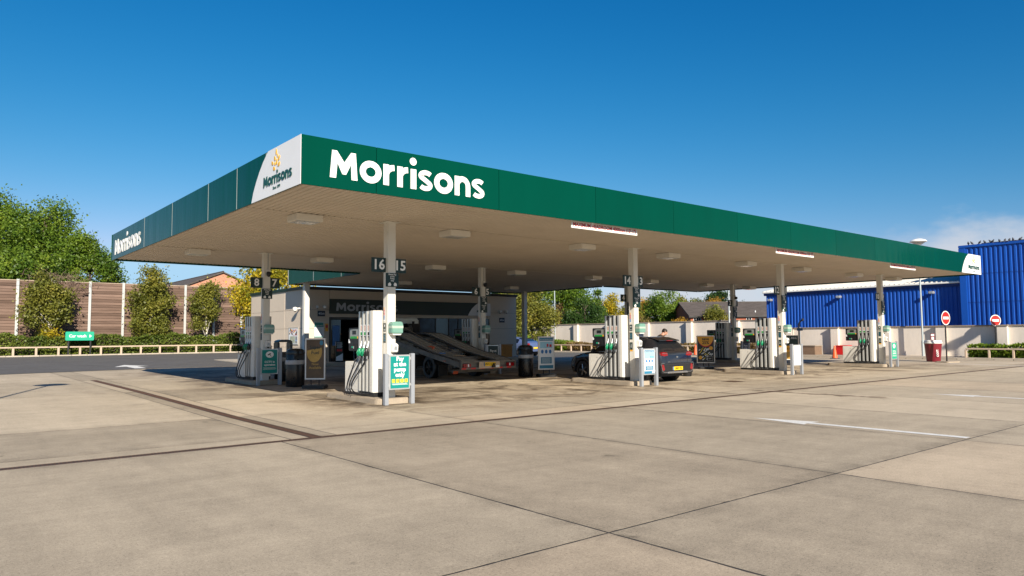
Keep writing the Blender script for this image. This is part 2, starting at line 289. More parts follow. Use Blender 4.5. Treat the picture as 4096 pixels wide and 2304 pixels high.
# ---------------------------------------------------------------- mesh helpers
class MB:
    def __init__(s,mx=None): s.v=[];s.f=[];s.mx=mx;s.pc=[];s.txt=False
    def add(s,vs,fs,mx=None):
        k=len(s.v); m=mx or s.mx; s.pc.append((k,len(s.f)))
        if m is not None: vs=[tuple(m@Vector(p)) for p in vs]
        s.v+=[tuple(p) for p in vs]; s.f+=[tuple(i+k for i in f) for f in fs]; return s
    def box(s,x0,x1,y0,y1,z0,z1,mx=None):
        return s.add([(x0,y0,z0),(x1,y0,z0),(x1,y1,z0),(x0,y1,z0),(x0,y0,z1),(x1,y0,z1),(x1,y1,z1),(x0,y1,z1)],
            [(0,3,2,1),(4,5,6,7),(0,1,5,4),(1,2,6,5),(2,3,7,6),(3,0,4,7)],mx)
    def prism(s,poly,d0,d1,mx=None,axis='y'):
        """2-D polygon (a,b) extruded; axis y: a=x,b=z ; axis x: a=y,b=z ; axis z: a=x,b=y"""
        n=len(poly)
        P={'y':lambda a,b,d:(a,d,b),'x':lambda a,b,d:(d,a,b),'z':lambda a,b,d:(a,b,d)}[axis]
        vs=[P(a,b,d0) for a,b in poly]+[P(a,b,d1) for a,b in poly]
        fs=[tuple(range(n)),tuple(range(2*n-1,n-1,-1))]+[(i,i+n,(i+1)%n+n,(i+1)%n) for i in range(n)]
        return s.add(vs,fs,mx)
    def tube(s,pts,r,n=8,mx=None,cap=True):
        pts=[Vector(p) for p in pts]; rs=r if isinstance(r,(list,tuple)) else [r]*len(pts)
        vs=[];fs=[]; up=None
        for i,p in enumerate(pts):
            d=(pts[min(i+1,len(pts)-1)]-pts[max(i-1,0)]).normalized()
            if up is None: up=Vector((0,0,1)) if abs(d.z)<.9 else Vector((1,0,0))
            a=d.cross(up).normalized(); b=a.cross(d).normalized(); up=b
            for k in range(n):
                q=2*PI*k/n; vs.append(p+(a*math.cos(q)+b*math.sin(q))*rs[i])
        for i in range(len(pts)-1):
            for k in range(n): fs.append((i*n+k,i*n+(k+1)%n,(i+1)*n+(k+1)%n,(i+1)*n+k))
        if cap: fs+=[tuple(range(n-1,-1,-1)),tuple((len(pts)-1)*n+k for k in range(n))]
        return s.add(vs,fs,mx)
    def lathe(s,prof,c=(0,0,0),n=24,mx=None,axis='z',cap=True):
        vs=[];fs=[]
        for r,z in prof:
            for k in range(n):
                q=2*PI*k/n; a,b=r*math.cos(q),r*math.sin(q)
                vs.append({'z':(c[0]+a,c[1]+b,c[2]+z),'x':(c[0]+z,c[1]+a,c[2]+b),'y':(c[0]+a,c[1]+z,c[2]+b)}[axis])
        for i in range(len(prof)-1):
            for k in range(n): fs.append((i*n+k,i*n+(k+1)%n,(i+1)*n+(k+1)%n,(i+1)*n+k))
        if cap and prof[0][0]>1e-4: fs.append(tuple(range(n-1,-1,-1)))
        if cap and prof[-1][0]>1e-4: fs.append(tuple((len(prof)-1)*n+k for k in range(n)))
        return s.add(vs,fs,mx)
    def disc(s,cx,cz,rx,rz,y0,y1,n=24,mx=None):
        return s.prism([(cx+rx*math.cos(2*PI*k/n),cz+rz*math.sin(2*PI*k/n)) for k in range(n)],y0,y1,mx)
    def stroke(s,pts,wd,y0,y1,mx=None):
        """flat-capped stroke along (x,z) points, extruded y0..y1 (front face at y0)"""
        n=len(pts); Lf=[];Rg=[]
        for i in range(n):
            a=Vector(pts[max(i-1,0)]);b=Vector(pts[min(i+1,n-1)]); d=(b-a).normalized(); nn=Vector((-d.y,d.x)); ww=wd[i] if isinstance(wd,(list,tuple)) else wd
            Lf.append(Vector(pts[i])+nn*ww/2); Rg.append(Vector(pts[i])-nn*ww/2)
        vs=[(p.x,y0,p.y) for p in Lf]+[(p.x,y0,p.y) for p in Rg]+[(p.x,y1,p.y) for p in Lf]+[(p.x,y1,p.y) for p in Rg]
        fs=[]
        for i in range(n-1):
            fs+=[(i,n+i,n+i+1,i+1),(i,i+1,2*n+i+1,2*n+i),(n+i,3*n+i,3*n+i+1,n+i+1)]
        fs+=[(0,2*n,3*n,n),(n-1,2*n-1,4*n-1,3*n-1)]
        return s.add(vs,fs,mx)
    def mesh(s,me,mx):
        return s.add([mx@v.co for v in me.vertices],[tuple(p.vertices) for p in me.polygons],Matrix())
    def text(s,body,size,x,z,y=-.002,mx=None,align='CENTER',bold=.0,ext=.0015,space=1.0,line=1.0):
        me=textmesh(body,size,align,bold,ext,space,line)
        m=(mx or s.mx or Matrix())@Matrix.Translation((x,y,z))@Matrix.Rotation(PI/2,4,'X')
        s.txt=True; k=len(s.v); s.v+=[tuple(m@v.co) for v in me.vertices]; s.f+=[tuple(i+k for i in p.vertices) for p in me.polygons]
        bpy.data.meshes.remove(me); return s
    def build_pieces(s,name,mt,parent,**k):
        if s.txt or not 1<len(s.pc)<=10: return s.build(name,mt,parent,**k)
        pc=s.pc+[(len(s.v),len(s.f))]
        for (v0,f0),(v1,f1) in zip(pc[:-1],pc[1:]):
            q=MB(); q.v=s.v[v0:v1]; q.f=[tuple(i-v0 for i in f) for f in s.f[f0:f1]]; q.build(name,mt,parent,**k)
    def build(s,name,mt,parent=None,bevel=0,smooth=None,world=False,seg=2):
        me=bpy.data.meshes.new(name); me.from_pydata(s.v,[],s.f); me.validate()
        if bevel:
            bm=bmesh.new(); bm.from_mesh(me); bmesh.ops.bevel(bm,geom=[e for e in bm.edges if len(e.link_faces)==2 and e.calc_face_angle(0)>.5],offset=bevel,segments=seg,affect='EDGES',clamp_overlap=True); bm.to_mesh(me); bm.free()
        me.materials.append(MAT[mt])
        if smooth:
            me.shade_smooth(); me.set_sharp_from_angle(angle=R(smooth))
        o=bpy.data.objects.new(name,me); C.objects.link(o)
        if parent is not None:
            o.parent=parent
            if world: o.matrix_parent_inverse=parent.matrix_basis.inverted()
        return o
def textmesh(body,size,align,bold,ext,space,line):
    cu=bpy.data.curves.new('t','FONT'); cu.body=body; cu.size=size; cu.align_x=align; cu.align_y='CENTER'; cu.offset=bold*size; cu.extrude=ext; cu.resolution_u=2; cu.space_character=space; cu.space_line=line
    o=bpy.data.objects.new('t',cu); C.objects.link(o)
    dg=bpy.context.evaluated_depsgraph_get(); me=bpy.data.meshes.new_from_object(o.evaluated_get(dg))
    bpy.data.objects.remove(o); bpy.data.curves.remove(cu); return me
def tag(o,label=None,cat=None,group=None,kind=None):
    if label: o['label']=label
    if cat: o['category']=cat
    if group: o['group']=group
    if kind: o['kind']=kind
    return o
def thing(name,label,cat,loc=(0,0,0),rz=0,group=None):
    o=bpy.data.objects.new(name,None); C.objects.link(o); o.location=loc; o.rotation_euler=(0,0,rz); o.empty_display_size=.2
    return tag(o,label,cat,group)
def kids(o): return [c for c in bpy.data.objects if c.parent is o]
def copy_tree(o,parent=None,loc=None,rz=None,label=None):
    ch=KIDS.get(o.name)
    if ch is None: ch=KIDS[o.name]=kids(o)
    c=o.copy(); C.objects.link(c); c.parent=parent
    if parent is not None: c.matrix_parent_inverse=o.matrix_parent_inverse.copy()
    if loc is not None: c.location=loc
    if rz is not None: c.rotation_euler=(0,0,rz)
    if label: c['label']=label
    for k in ch: copy_tree(k,c)
    return c
KIDS={}
def gz(x,y):
    return float(np.interp(y,[15,23,38,58,300],[0,.07,.14,.47,.47]))*min(1,max(0,(41.9-x)/19))
def arc(cx,cz,rx,rz,a0,a1,n): return [(cx+rx*math.cos(R(a0+(a1-a0)*i/n)),cz+rz*math.sin(R(a0+(a1-a0)*i/n))) for i in range(n+1)]
def wordmark(b,mx,d=.012):
    """the wordmark: metres at full size, cap height .515, width 3.58; front face at y=-d"""
    y0,y1=-d,0
    b.prism([(0,0),(.122,0),(.148,.29),(.25,.085),(.325,.085),(.425,.29),(.44,0),(.56,0),(.522,.515),(.428,.515),(.288,.31),(.138,.515),(.042,.515)],y0,y1,mx)
    def o(cx,rx): b.stroke(arc(cx,.208,rx-.0625,.155,90,450,28),.125,y0,y1,mx)
    def r(x):
        b.box(x,x+.122,y0,y1,0,.41,mx); b.stroke([(x+.06,.20)]+arc(x+.235,.19,.174,.168,178,88,8)[1:],[.10]+[.115]*8,y0-.001,y1,mx)
    def s_(x,wd=.35):
        p=arc(x+wd*.52,.302,wd*.345,.066,28,160,8)+arc(x+wd*.50,.302,wd*.345,.066,180,235,4)+[(x+wd*.5,.21)]+arc(x+wd*.49,.113,wd*.345,.068,52,0,4)+arc(x+wd*.49,.113,wd*.345,.068,-20,-152,8)
        b.stroke(p,.098,y0,y1,mx)
    o(.84,.232); r(1.115); r(1.425); b.box(1.73,1.86,y0,y1,0,.40,mx); b.disc(1.787,.553,.078,.078,y0,y1,20,mx)
    s_(1.905); o(2.52,.232)
    b.box(2.80,2.918,y0,y1,0,.41,mx); b.stroke([(2.859,.19)]+arc(3.0,.205,.141,.155,180,0,12)[1:-1]+[(3.141,.205),(3.141,0)],[.10]*2+[.116]*12,y0-.001,y1,mx)
    s_(3.235)
def wheat(b,mx,d=.006):
    """nine grains fanned out above the wordmark, in the unit of the small logo (1 wide)"""
    for cx,cz,ln,wd,an in ((.5,.93,.26,.07,90),(.58,.75,.14,.05,82),(.42,.68,.20,.085,100),(.66,.62,.22,.09,70),(.28,.52,.19,.10,112),(.43,.45,.15,.06,95),(.53,.5,.24,.075,85),(.66,.36,.20,.11,66),(.38,.26,.18,.11,105)):
        a=R(an); pts=[]
        for i in range(12):
            q=2*PI*i/12; u=ln/2*math.cos(q); v=wd/2*math.sin(q)*(1-.35*math.cos(q)); pts.append((cx+u*math.cos(a)-v*math.sin(a),cz+u*math.sin(a)+v*math.cos(a)))
        b.prism(pts,-d,0,mx)
def T(x,y,z): return Matrix.Translation((x,y,z))
def RZ(a): return Matrix.Rotation(R(a),4,'Z')
def SC(a,b,c): return Matrix.Diagonal((a,b,c,1))
# ================================================================ SETTING
o=MB(); o.add([(-900,-900,-.12),(900,-900,-.12),(900,900,-.12),(-900,900,-.12)],[(0,1,2,3)]); tag(o.build('ground','ground'),kind='structure')
XJ=[-11,-7.2,-3.4,.25,4.4,8.2,12.1,15.3,19.1,22.9,26.7,30.5,34.3,38.1,41.9,46.2]
def gridsheet(xs,ys,dz,fz=gz):
    vs=[(x,y,fz(x,y)+dz) for y in ys for x in xs]; n=len(xs)
    return vs,[(j*n+i,j*n+i+1,(j+1)*n+i+1,(j+1)*n+i) for j in range(len(ys)-1) for i in range(n-1)]
XB=sorted(set([-16,4.62,5.40]+XJ)); YB=[-12,-6.5,-2,4.12,10.92,11.9,15,19,23,30,38,45]
b=MB(); b.add(*gridsheet(XB,YB,-.0012)); fc=tag(b.build('forecourt','sealant'),kind='structure')
def slab(x0,x1,y0,y1,g=.011,name='slab',m_='concrete'):
    x0+=g;x1-=g;y0+=g;y1-=g; bv=.0006
    b=MB(); vs=[]
    for dz,i in ((-.03,0),(-bv,0),(0,bv)):
        for (x,y) in ((x0+i,y0+i),(x1-i,y0+i),(x1-i,y1-i),(x0+i,y1-i)): vs.append((x,y,gz(x,y)+dz))
    if y1<11.2:                                   # flat part: uneven, slightly chipped edges
        per=[]; n=44; jr=lambda: abs(random.gauss(0,.0022))+(random.random()<.05)*random.uniform(.004,.012)
        for (ax,ay),(bx_,by_),(ix,iy) in (((x0,y0),(x1,y0),(0,1)),((x1,y0),(x1,y1),(-1,0)),((x1,y1),(x0,y1),(0,-1)),((x0,y1),(x0,y0),(1,0))):
            for k in range(n): f=k/n; d=jr(); per.append((ax+(bx_-ax)*f+ix*d,ay+(by_-ay)*f+iy*d))
        m=len(per); b.add([(x,y,0) for x,y in per]+[(x,y,-.03) for x,y in per],[tuple(range(m))]+[(i,i+m,(i+1)%m+m,(i+1)%m) for i in range(m)])
        return b.build(name,m_,fc)
    b.add(vs,[(0,1,5,4),(1,2,6,5),(2,3,7,6),(3,0,4,7),(4,5,9,8),(5,6,10,9),(6,7,11,10),(7,4,8,11),(8,9,10,11)])
    return b.build(name,m_,fc)
YF=[-11,-6.5,-2,4.12,10.92]
for i in range(len(XJ)-1):
    for j in range(len(YF)-1): slab(XJ[i],XJ[i+1],YF[j],YF[j+1])
XU=[5.40,8.2,12.1,15.3,19.1,22.9,26.7,30.5,34.3,38.1,41.9,46.2]; YU=[11.9,15,19,23,30,38,45]
for i in range(len(XU)-1):
    for j in range(len(YU)-1): slab(XU[i],XU[i+1],YU[j],YU[j+1])
    slab(XU[i],XU[i+1],11.10,11.9)
for i,(a,c_) in enumerate(((-11,-7.2),(-7.2,-3.4),(-3.4,.6),(.6,4.62))):
    for y0,y1 in ((11.6,15),(15,23),(23,30),(30,38),(38,45)): slab(a,c_,y0,y1)
    slab(a,c_,11.10,11.6)
for y0,y1 in ((11.10,15),(15,23),(23,30)): slab(4.62,4.93,y0,y1); slab(5.13,5.40,y0+ (0 if y0>12 else 0),y1)
slab(4.62,5.40,30,38); slab(4.62,5.40,38,45)
# slotted drains
def drain(x0,x1,y0,y1,label):
    d=thing('drain_channel',label,'drain',((x0+x1)/2,(y0+y1)/2,gz((x0+x1)/2,(y0+y1)/2)))
    lx=x1-x0>y1-y0; b=MB(); f=MB()
    if lx:
        for a in (y0+.012,y1-.03): f.box(x0,x1,a,a+.018,-.018,.001)
        n=int((x1-x0)/.045)
        for k in range(n): x=x0+(k+.5)*(x1-x0)/n; b.box(x-.012,x+.012,y0+.03,y1-.03,-.018,.0005)
    else:
        ys=np.linspace(y0,y1,int((y1-y0)/.045)); q=[y0,15,23,y1]
        for k in range(3):
            for a in (x0+.012,x1-.03): f.add([(a,q[k],gz(a,q[k])+.001),(a+.018,q[k],gz(a,q[k])+.001),(a+.018,q[k+1],gz(a,q[k+1])+.001),(a,q[k+1],gz(a,q[k+1])+.001)],[(0,1,2,3)])
        for y in ys: z=gz(x0,y); b.box(x0+.03,x1-.03,y-.012,y+.012,z-.018,z+.0005)
    f.build('edge_rail','rust',d,world=True); tag(b.build('grating','rust',d,world=True),kind='stuff')
drain(-11,46.2,10.925,11.095,'long rust-brown slotted drain crossing the concrete in front of the canopy')
drain(4.935,5.125,11.11,30.0,'rust-brown slotted drain beside the forecourt running back towards the car wash road')
b=MB()
for i in range(5):
    for j in range(3): b.box(21.15+i*.13,21.15+i*.13+.05,13.95+j*.2,14.12+j*.2,.002,.006)
mh=tag(b.build('manhole_grate','rust'),'square iron gully grate in the concrete by the third pump island','grate')
# asphalt road, kerb, verge
b=MB(); xs=[-60,-8,8.5,20,24,34,44,60]; vs=[];fs=[]
def ae(x): return float(np.interp(x,[-60,-8,8.5,46,47.3,60],[33,34.6,38.2,38.4,40,40]))
tt=[0,.35,.7,1]
for t_ in tt:
    for x in xs:
        y=ae(x)+(57-ae(x))*t_; vs.append((x,y,gz(x,y)+.010))
n=len(xs); b.add(vs,[(j*n+i,j*n+i+1,(j+1)*n+i+1,(j+1)*n+i) for j in range(3) for i in range(n-1)])
tag(b.build('road','asphalt'),kind='structure')
kb=thing('kerb',None,None,(15,57,.4)); tag(kb,kind='structure')
for i in range(46):
    x=-12+i*.92; z=gz(x,57)
    MB().box(x,x+.905,57,57.16,z-.1,z+.09).build('kerb_stone','kerb_stone',kb,bevel=.015,world=True)
b=MB(); b.add(*gridsheet([-60,0,20,24,34,44],[57.16,58,66],.06)); tag(b.build('verge','soil'),kind='structure')
# right-hand kerb and pavement along the white wall
b=MB(); b.box(47.55,60,2,57,-.1,.11); tag(b.build('pavement','kerb'),kind='structure')
kb2=thing('kerb',None,None,(47.4,20,0)); tag(kb2,kind='structure')
for i in range(54):
    y=3+i*.95; MB().box(47.38,47.545,y,y+.935,-.1,.12).build('kerb_stone','kerb_stone',kb2,bevel=.015,world=True)
b=MB(); b.box(46.21,47.37,2,57,-.1,.004); tag(b.build('gutter','concrete'),kind='structure')
# paint
def paint(name,label,cat,poly,dz=.004,group=None,fz=gz):
    b=MB(); b.add([(x,y,fz(x,y)+dz) for x,y in poly],[tuple(range(len(poly)))]); return tag(b.build(name,'road_paint'),label,cat,group)
def arrow(x,y0,y1,y2,lab):
    paint('lane_arrow',lab,'road marking',[(x-.09,y0),(x+.09,y0),(x+.085,y1),(x+.27,y1-.05),(x,y2),(x-.27,y1-.05),(x-.085,y1)])
arrow(12.42,4.16,6.7,7.85,'white painted arrow on bare concrete aimed between the second and first front islands')
arrow(20.62,4.3,6.7,7.75,'white painted arrow on bare concrete aimed between the second and third front islands')
paint('edge_line','thin white painted line at the far end of the concrete beside the cup bin','road marking',[(39.9,10.2),(40.05,10.2),(41.6,14.6),(41.45,14.6)])
zr=lambda x,y: gz(x,y)+.010
paint('lane_arrow','white arrow painted on the dark asphalt road at the edge of the canopy shadow','road marking',[(8.25,38.7),(8.75,38.7),(8.75,40.6),(9.3,40.5),(8.5,42.3),(7.7,40.5),(8.25,40.6)],fz=zr)
for i,(x,y) in enumerate(((1.2,43.4),(-1.2,43.2))): paint('dash_line','short white dash painted on the asphalt road','road marking',[(x,y),(x+1.5,y+.1),(x+1.5,y+.4),(x,y+.3)],fz=zr,group='dashes on the asphalt')
paint('edge_line','faint white line painted along the asphalt in front of the low rail','road marking',[(-20,50),(30,50.0),(30,50.12),(-20,50.12)],fz=zr)
paint('edge_line','short white line painted on the asphalt beside the kerb','road marking',[(1.5,55.4),(6.5,56.2),(6.5,56.3),(1.5,55.5)],fz=zr)

# ================================================================ CANOPY
X0,X1,Y0,Y1,ZB,ZS,ZT=5.23,39.22,12.26,28.5,4.35,4.42,5.26
LX0,LX1,LY1=14.9,30.3,36.4
can=thing('petrol_station_canopy','long flat forecourt canopy with glossy green fascia and white lettering on slim white columns','canopy',(22,20,0))
def corr(x0,x1,y0,y1,z,pitch=.145,dep=.028):
    b=MB(); n=int((x1-x0)/pitch); p=(x1-x0)/n; pr=[]
    for i in range(n):
        x=x0+i*p; pr+=[(x,z),(x+p*.58,z),(x+p*.68,z+dep),(x+p*.90,z+dep)]
    pr.append((x1,z)); m=len(pr); vs=[(x,y0,zz) for x,zz in pr]+[(x,y1,zz) for x,zz in pr]
    b.add(vs,[(i,i+m,i+1+m,i+1) for i in range(m-1)]); return b
corr(X0+.05,X1-.05,Y0+.06,Y1-.02,ZS-.01).build('soffit_sheet','soffit',can,world=True)
corr(LX0+.05,LX1-.05,Y1-.015,LY1-.05,ZS-.01).build('soffit_sheet','soffit',can,world=True)
MB().box(X0+.05,X1-.05,Y0+.06,Y1-.05,ZS+.03,ZT-.05).box(LX0+.05,LX1-.05,Y1-.04,LY1-.05,ZS+.031,ZT-.06).build('roof_deck','soffit',can,world=True)
MB().box(X0+.03,X1-.03,Y0+.03,Y1-.03,ZT-.045,ZT-.02).build('roof_sheet','steel_grey',can,world=True)
# fascia panels: front
def panel(mx,a,b_,g=.004,m='fascia_green'):
    """panel of width a..b in local x, front face at y=0 looking -y"""
    MB().box(a+g,b_-g,0,.03,ZB,ZT,mx).build('fascia_panel',m,can,bevel=.004,world=True,seg=1)
fx=[X0,6.75]+[9.77+3.045*i for i in range(10)]+[X1]
mf=T(0,Y0,0)
for i in range(len(fx)-1): panel(mf,fx[i],fx[i+1],.006)
ml=T(X0,0,0)@RZ(-90)       # local x -> -y world, faces -x
ly=[Y0+.034,12.75,13.95,15.63,17.61,20.73,23.81,28.5]
for i in range(len(ly)-1): panel(ml,-ly[i+1],-ly[i],.008 if i>1 else .003)
mb_=T(0,Y1,0)@RZ(180)
for a_,c_ in ((X0+.034,LX0),(LX1,X1-.034)):
    for i in range(3): panel(mb_,-(a_+(i+1)*(c_-a_)/3),-(a_+i*(c_-a_)/3))
mr=T(X1,0,0)@RZ(90)
ry=[Y0+.034+i*(Y1-Y0-.07)/5 for i in range(6)]
for i in range(5): panel(mr,ry[i],ry[i+1])
# link canopy fascia (left, right, back)
mll=T(LX0,0,0)@RZ(-90)
for a,c_ in ((28.54,30.3),(30.3,33.3),(33.3,36.38)): panel(mll,-c_,-a,.008)
mlr=T(LX1,0,0)@RZ(90)
for a,c_ in ((28.54,31.2),(31.2,33.8),(33.8,36.38)): panel(mlr,a,c_)
mlb=T(0,LY1,0)@RZ(180)
for i in range(5): panel(mlb,-(LX0+.034+(i+1)*3.066),-(LX0+.034+i*3.066))
# pale joint strips on the side fascia
for y in ly[2:-1]: MB().box(X0-.006,X0+.01,y-.006,y+.006,ZB+.01,ZT-.01).build('joint_strip','seam',can,world=True)
for y in (30.3,33.3): MB().box(LX0-.006,LX0+.01,y-.012,y+.012,ZB+.01,ZT-.01).build('joint_strip','alu',can,world=True)
MB().box(X0-.012,X0+.012,28.47,28.512,ZB-.004,ZT+.004).build('corner_trim','fascia_green',can,world=True)
MB().box(LX0-.012,LX0+.012,36.37,36.412,ZB-.004,ZT+.004).build('corner_trim','alu',can,world=True)
# white sheets with curved edge
cur=[(14.72,ZB+.002),(14.62,4.55),(14.48,4.73),(14.30,4.92),(14.10,5.09),(13.84,ZT-.002)]
wp=MB(); wp.prism([(-y,z) for y,z in cur]+[(-Y0-.002,ZT-.002),(-Y0-.002,ZB+.002)],-.008,-.001,ml); wp.build('white_end_sheet','fascia_white',can,world=True)
lg=MB(); wheat(lg,ml@T(-13.83,-.0085,4.735)@SC(.85,1,.46),.008); lg.build('wheat_emblem','wheat_yellow',can,world=True)
lg=MB(); wordmark(lg,ml@T(-14.05,-.0085,4.56)@SC(1.41/3.58,1,.20/.515)); lg.text('Since 1899',.085,-13.38,4.475,-.011,ml,ext=.002,bold=.012)
lg.build('logo_lettering','letter_green',can,world=True)
wp=MB(); wp.prism([(36.78,ZB+.002),(36.92,4.62),(37.15,4.9),(37.42,5.12),(37.68,ZT-.002),(X1+.002,ZT-.002),(X1+.002,ZB+.002)],-.008,-.001,mf); wp.build('white_end_sheet','fascia_white',can,world=True)
lg=MB(); wheat(lg,mf@T(37.85,-.0085,4.73)@SC(.85,1,.46),.008); lg.build('wheat_emblem','wheat_yellow',can,world=True)
lg=MB(); wordmark(lg,mf@T(37.58,-.0085,4.56)@SC(1.41/3.58,1,.20/.515)); lg.text('Since 1899',.085,38.28,4.475,-.011,mf,ext=.002,bold=.012); lg.build('logo_lettering','letter_green',can,world=True)
b=MB(); wordmark(b,mf@T(5.78,-.001,4.545)); b.build('brand_lettering','letter_white',can,world=True)
b=MB(); wordmark(b,ml@T(-27.97,-.001,4.5)@SC(3.72/3.58,1,.97)); b.build('brand_lettering','letter_white',can,world=True)
# columns
CX=[8.93,17.94,26.9,35.87]; YR=[15.54,23.69]
NUM={(0,0):('16','15'),(1,0):('14','13'),(2,0):('12','11'),(3,0):('10','9'),(0,1):('8','7'),(1,1):('6','5'),(2,1):('4','3'),(3,1):('2','1')}
for r_ in range(2):
    for i in range(4):
        x,y=CX[i],YR[r_]; z=gz(x,y); hw=.11
        col=MB().box(x-hw,x+hw,y-hw,y+hw,z+.12,ZS+.01).build('column','column_white',can,bevel=.008,world=True)
        MB().box(x-.2,x+.2,y-.2,y+.2,ZS-.022,ZS-.011).build('head_plate','column_white',col,world=True)
        m=T(x-hw,y,z)@RZ(-90)
        nb=MB().box(-.085,-.02,-.003,-.0005,1.98,2.32,m); nb.build('price_notice','poster_white',col,world=True)
        for k in range(9):
            MB().box(-.08,-.025,-.0055,-.0032,2.29-k*.034,2.313-k*.034,m).build('notice_stripe','label_orange' if k<2 else 'label_red' if k<6 else 'label_blue',col,world=True)
        MB().box(-.09,.02,-.004,-.0005,1.72,1.93,m).build('safety_notice','sign_green',col,world=True)
        MB().box(-.09,.02,-.004,-.0005,1.45,1.68,m).build('payment_notice','sign_green',col,world=True)
        bb=MB(); bb.prism([(-.035,1.83),(-.015,1.86),(-.035,1.90),(-.055,1.86)],-.006,-.0042,m); bb.box(-.075,.005,-.006,-.0042,1.77,1.778,m).box(-.075,.005,-.006,-.0042,1.752,1.758,m); bb.build('notice_print','poster_white',col,world=True)
        bb=MB()
        for k in range(3):
            for q in range(2): bb.disc(-.06+q*.045,1.51+k*.055,.015,.018,-.006,-.0042,8,m)
        bb.build('notice_print','poster_blue',col,world=True)
        if r_==0 and i>0:
            MB().box(-.09,.02,-.004,-.0005,1.12,1.36,m).build('access_notice','sign_green',col,world=True)
            MB().box(-.09,.02,-.004,-.0005,1.07,1.118,m).build('access_notice','label_orange',col,world=True)
            bb=MB(); bb.stroke(arc(-.035,1.22,.022,.022,150,400,10),.009,-.006,-.0042,m); bb.stroke([(-.035,1.235),(-.035,1.28)],.012,-.006,-.0042,m); bb.disc(-.035,1.295,.010,.010,-.006,-.0042,8,m); bb.build('notice_print','poster_white',col,world=True)
for x in (15.28,29.9):
    z=gz(x,35.); c_=MB().box(x-.13,x+.13,34.87,35.13,z,ZS+.01).build('column','column_white',can,bevel=.008,world=True)
# cross seam in the soffit
MB().box(X0+.1,X1-.1,15.52,15.56,ZS-.02,ZS-.012).box(X0+.1,X1-.1,23.67,23.71,ZS-.02,ZS-.012).build('soffit_joint','soffit',can,world=True)

# lights under the canopy
lt=thing('canopy_light','square pale light box fixed under the corrugated canopy ceiling','ceiling light',(0,0,0),0,'lights under the canopy')
MB().box(-.32,.32,-.28,.28,4.245,4.405).build('housing','light_box',lt,bevel=.012)
MB().box(-.27,.27,-.23,.23,4.236,4.244).build('frame','alu',lt)
MB().box(-.2,.2,-.16,.16,4.228,4.2355).build('lens','light_glass',lt)
first=True
for x in CX:
    for dx in (-2.1,2.1):
        for y in (15.75,23.95):
            if first: lt.location=(x+dx,y,0); first=False
            else: copy_tree(lt,loc=(x+dx,y,0))
for x in (19.1,26.2): copy_tree(lt,loc=(x,31.8,0))
# headroom signs
for x0,lab in ((12.13,'white maximum headroom sign with red letters hanging from the fascia beside the brand lettering'),(21.3,'white maximum headroom sign with red letters under the middle of the front fascia'),(29.7,'white maximum headroom sign with red letters under the front fascia towards the white logo end')):
    t=thing('headroom_sign',lab,'sign',(x0,12.42,4.1),0,'headroom signs on the canopy edge')
    MB().box(0,2.4,0,.02,.1,.285).build('board','white',t)
    b=MB(); b.text('MAXIMUM HEADROOM 4000mm (13\'-1")',.132,1.2,.190,-.002,bold=.022,space=.98); b.build('lettering','label_red',t)
    b=MB(); b.box(.15,.17,.02,.04,.1,.33).box(2.23,2.25,.02,.04,.1,.33); b.build('bracket','alu',t)

# pump number plates
def num_sign(x,y,z,n,side,pay):
    t=thing('pump_number_sign','dark green plate with white number %s on a canopy column'%n,'sign',(x,y,z+3.15),0,'pump number signs')
    a,b_=(-.50,-.115) if side<0 else (.115,.46)
    MB().box(a,b_,-.012,.012,.02,.37).build('plate','sign_green',t,bevel=.004)
    b=MB(); b.text(n,.34,(a+b_)/2,.192,-.0135,bold=.022,ext=.002); b.build('number','number_white',t)
def house_arrow(b,cx,cz,s,sx,y=-.0125):
    b.prism([(cx-s*sx,cz-s),(cx+s*.7*sx,cz-s),(cx+s*.9*sx,cz-.1*s),(cx+s*.2*sx,cz+s),(cx-s*sx,cz+s*.3)],y-.003,y)
LONG='tall dark green plate telling drivers where to pay, below numbers %s and %s'; SHORT='square dark green please pay at the pump plate below numbers %s and %s'
for (i,r_),(n1,n2) in NUM.items():
    x,y=CX[i],YR[r_]; z=gz(x,y); num_sign(x,y,z,n1,-1,0); num_sign(x,y,z,n2,1,0)
    short=i==0
    t=thing('pay_instruction_sign',(SHORT if short else LONG)%(n1,n2),'sign',(x,y-.125,z+2.4),0,'payment plates on the columns')
    h=.34 if short else .66
    MB().box(-.175,.175,-.012,.012,.75-h,.745).build('plate','sign_green',t,bevel=.003)
    b=MB(); b.text('Please Pay\nat the\nPump\nonly' if short else 'Please Pay\nat the\nPump\nor kiosk',.052,0,.635,-.013,bold=.02,line=.95)
    house_arrow(b,-.075,.475 if short else .50,.045,1); 
    if short: house_arrow(b,.075,.475,.045,-1)
    else:
        b.v=b.v[:-10]; b.f=b.f[:-7]; house_arrow(b,.09,.485,.045,-1)
        b.text('Please Pay\nat the\nPump\nonly',.052,0,.305,-.013,bold=.02,line=.95); house_arrow(b,-.075,.145,.045,1)
    b.build('lettering','letter_white',t)
